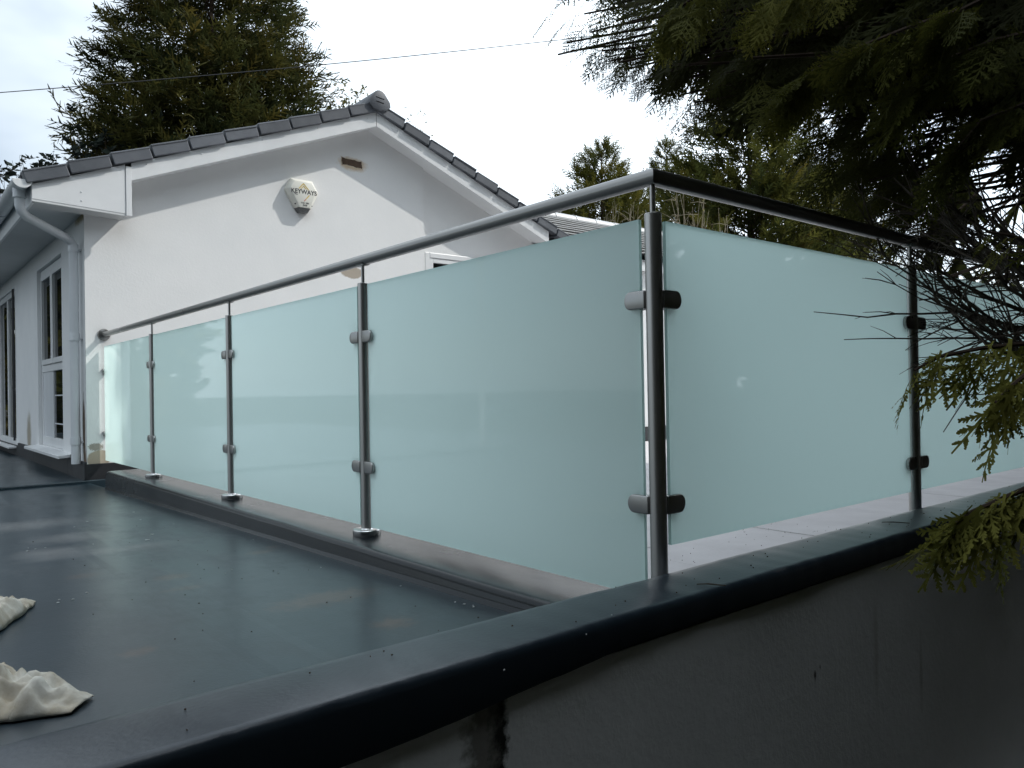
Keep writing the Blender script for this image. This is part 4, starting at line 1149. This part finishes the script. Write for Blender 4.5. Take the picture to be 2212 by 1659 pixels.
# foreground sprays low on the right, open-sky light put into a paler tint
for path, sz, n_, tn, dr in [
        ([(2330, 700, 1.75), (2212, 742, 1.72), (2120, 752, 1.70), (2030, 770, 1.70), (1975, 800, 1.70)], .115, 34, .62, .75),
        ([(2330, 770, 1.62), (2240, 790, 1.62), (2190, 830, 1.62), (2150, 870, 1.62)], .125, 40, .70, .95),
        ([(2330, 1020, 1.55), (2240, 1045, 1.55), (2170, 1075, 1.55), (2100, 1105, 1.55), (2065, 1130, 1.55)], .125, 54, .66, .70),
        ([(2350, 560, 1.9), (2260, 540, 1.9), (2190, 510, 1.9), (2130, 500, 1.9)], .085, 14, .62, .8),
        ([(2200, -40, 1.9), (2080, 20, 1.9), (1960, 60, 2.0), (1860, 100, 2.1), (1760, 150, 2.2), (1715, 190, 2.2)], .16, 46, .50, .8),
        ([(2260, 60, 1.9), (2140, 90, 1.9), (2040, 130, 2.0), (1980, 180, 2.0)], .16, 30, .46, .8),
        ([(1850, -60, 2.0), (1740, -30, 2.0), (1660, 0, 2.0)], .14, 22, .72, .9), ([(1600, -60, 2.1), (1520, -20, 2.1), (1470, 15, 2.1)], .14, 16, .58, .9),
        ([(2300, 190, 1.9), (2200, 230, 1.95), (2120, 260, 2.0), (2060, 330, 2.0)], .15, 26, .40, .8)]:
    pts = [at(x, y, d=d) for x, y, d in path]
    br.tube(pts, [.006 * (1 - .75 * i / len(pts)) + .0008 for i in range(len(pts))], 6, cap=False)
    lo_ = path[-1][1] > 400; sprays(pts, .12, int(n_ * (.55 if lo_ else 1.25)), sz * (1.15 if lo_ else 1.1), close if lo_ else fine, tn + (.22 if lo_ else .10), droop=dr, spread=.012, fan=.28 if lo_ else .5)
# bare dead limbs under the green
for (sx, sy, sd), (ex, ey, ed) in [((2420, 800, 2.6), (1880, 520, 2.7)), ((2420, 720, 2.7), (1870, 470, 3.0)), ((2420, 690, 2.4), (2010, 440, 2.5)), ((2420, 640, 2.5), (1935, 395, 3.0)), ((2420, 740, 2.9), (1960, 560, 2.8)),
                                   ((2420, 850, 2.4), (2080, 650, 2.3)), ((2420, 660, 2.2), (2090, 390, 2.6)), ((2420, 790, 3.2), (1890, 560, 3.2)), ((2420, 610, 2.8), (2000, 500, 2.9)), ((2420, 560, 2.6), (2060, 460, 2.8)),
                                   ((2420, 820, 2.3), (2000, 640, 2.2)), ((2420, 600, 3.4), (1860, 330, 3.4)), ((2420, 700, 3.0), (1900, 600, 3.0)), ((2420, 760, 2.1), (2120, 560, 2.0))]:
    s, e = at(sx, sy, d=sd), at(ex, ey, d=ed); pts = []
    for k in range(11):
        u_ = k / 10; p = s.lerp(e, u_); p.z -= .10 * math.sin(math.pi * u_) * (e - s).length; p += Vector((pr.gauss(0, .008), pr.gauss(0, .008), pr.gauss(0, .008))); pts.append(p)
    dead.tube(pts, [.0105 * (1 - .88 * k / 10) + .0009 for k in range(11)], 7, cap=False)
    for q in range(17):
        f_ = pr.uniform(.15, .98) * 10; i = min(int(f_), 9); p = pts[i].lerp(pts[i + 1], f_ - i); d = (pts[i + 1] - pts[i]).normalized()
        a = (d * .9 + d.cross(Vector((0, 0, 1))).normalized() * pr.gauss(0, .5) + Vector((0, 0, pr.gauss(.05, .55)))).normalized(); l = pr.uniform(.14, .42); sagk = pr.uniform(-1.5, 3.5); swk = pr.gauss(0, .12); sdv = a.cross(Vector((0, 0, 1))).normalized()
        tw = [p + a * l * k / 5 + Vector((0, 0, -.10 * l * (k / 5) ** 2 * sagk)) + sdv * (swk * l * (k / 5) ** 2) + Vector((pr.gauss(0, .0025), pr.gauss(0, .0025), pr.gauss(0, .0025))) for k in range(6)]
        dead.tube(tw, [.0030 * (1 - .8 * k / 5) + .0006 for k in range(6)], 5, cap=False)
        for w_ in range(4):
            g_ = pr.randint(1, 4); a2 = (a + Vector((pr.gauss(0, .42), pr.gauss(0, .42), pr.gauss(0, .42)))).normalized(); l2 = pr.uniform(.03, .13)
            dead.tube([tw[g_], tw[g_] + a2 * l2 * .5 + Vector((0, 0, .004)), tw[g_] + a2 * l2], [.0014, .001, .0005], 4, cap=False)
# the rest of its crown, above and round the frame
for i in range(640):
    h = .10 + .9 * pr.random() ** 1.05; az = pr.uniform(0, 2 * math.pi); rl = 3.9 * (1 - h) ** .62 * pr.uniform(.75, 1.1) + .3
    z = GZ_ + 12.6 * h; e = Vector((TB.x + rl * math.cos(az), TB.y + rl * math.sin(az), z - .25 * rl))
    v = e - CAM; dd = v.dot(FWD)
    if v.length < 7:
        if dd > .05:
            x = 1106 + FPX * v.dot(RGT) / dd; y = 829.5 - FPX * v.dot(UPV) / dd
            if -150 < x < 2900 and -420 < y < 2600: continue       # that side is built above, limb by limb
        if v.length < 2.1: continue
    s = trunk_at(z); pts = [s.lerp(e, k / 5) + Vector((0, 0, .1 * rl * math.sin(math.pi * k / 5))) for k in range(6)]
    br.tube(pts, [.02 * (1 - .85 * k / 5) + .002 for k in range(6)], 5, cap=False)
    tmp = [[], [], [], []]; sprays(pts, .35, 9, .66, tmp, .22, spread=.22)
    for p_, a_, s_, t_ in zip(*tmp):
        v = Vector(p_) + Vector(a_).normalized() * .35 - CAM; dd = v.dot(FWD)
        if v.length < 1.8: continue
        if dd > .05 and v.length < 8:
            x = 1106 + FPX * v.dot(RGT) / dd; y = 829.5 - FPX * v.dot(UPV) / dd
            if -450 < x < 2680 and -450 < y < 2100: continue
        outer[0].append(p_); outer[1].append(a_); outer[2].append(s_); outer[3].append(t_)
def flush(store, tm, name, parent):
    P, A, SC, TI = map(np.array, store); cl = Cloud(); idx = rng.integers(0, len(tm), len(P)); U = rng.normal(0, .32, (len(P), 3)) + np.array([.15, -.25, 1.0])
    for j in range(len(tm)):
        mk = idx == j; cl.put(tm[j], P[mk], A[mk], U[mk], SC[mk], TI[mk])
    return cl.build(name, M['leaf_near'], parent)
# the outermost branch ends carry only the fine young sprays
keep = []
for i, p_ in enumerate(coarse[0]):
    v = Vector(p_) + Vector(coarse[1][i]).normalized() * coarse[2][i] - CAM
    keep.append(1106 + FPX * v.dot(RGT) / max(.05, v.dot(FWD)) > 1395)
coarse = [[q for q, k_ in zip(l_, keep) if k_] for l_ in coarse]
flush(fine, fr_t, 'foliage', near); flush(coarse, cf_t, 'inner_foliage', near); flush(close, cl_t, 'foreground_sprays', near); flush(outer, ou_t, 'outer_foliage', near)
tag(trunk.build('trunk', M['bark'], near, smooth=True)); tag(br.build('branches', M['bark'], near), kind='stuff'); tag(dead.build('bare_branches', M['twig'], near), kind='stuff')
print('near sprays', len(fine[0]), len(coarse[0]))

# tall conifers standing behind and beside the viewpoint (they shade the outer wall and show in the steel and the window panes)
HEDGE = [(8.3, -1.7, 16, 2.1, 'added out of view to shade the glass, between the slim tall one and the overhanging cypress'), (9.8, -1.35, 16.5, 1.40, 'tallest and slimmest, added out of view to shade the glass, far side of the overhanging cypress'), (-5.4, -4.1, 8.0, 2.0, 'at the far end of the hedge, off the corner of the roof'), (-3.0, -4.3, 8.2, 2.0, 'second from the roof corner'), (-.9, -4.2, 8.0, 2.0, 'straight behind the viewpoint'),  # first two are added unseen to keep sun patches off the glass
         (1.3, -4.3, 8.2, 2.0, 'next to the overhanging cypress'), (-7.4, -1.6, 8, 1.9, 'off the outer end of the roof edge'), (7.4, -3.2, 10, 2.6, 'beyond the overhanging cypress'),
         (-3.4, 19.0, 7, 1.8, 'by the side wall of the house'), (-2.6, 24.5, 8, 2.0, 'farthest along the side wall')]
for k, (x, y, h_, r_, w_) in enumerate(HEDGE):
    conifer('hedge_conifer', (x, y, GZ_), h_, r_, 'dark hedge conifer ' + w_, M['leaf_far'], 60 + k, n=1900, spray=.80, width=.13, belly=.6, shape=.5, thin=-2, tint=.40 if y < 0 else .65, up=.3, blades=6, group='tall conifers of the hedge round the flat roof')

print('tris', sum(sum(len(p.vertices) - 2 for p in o.data.polygons) if len(o.data.polygons) < 5000 else 2 * len(o.data.polygons) for o in S.objects if o.type == 'MESH'))
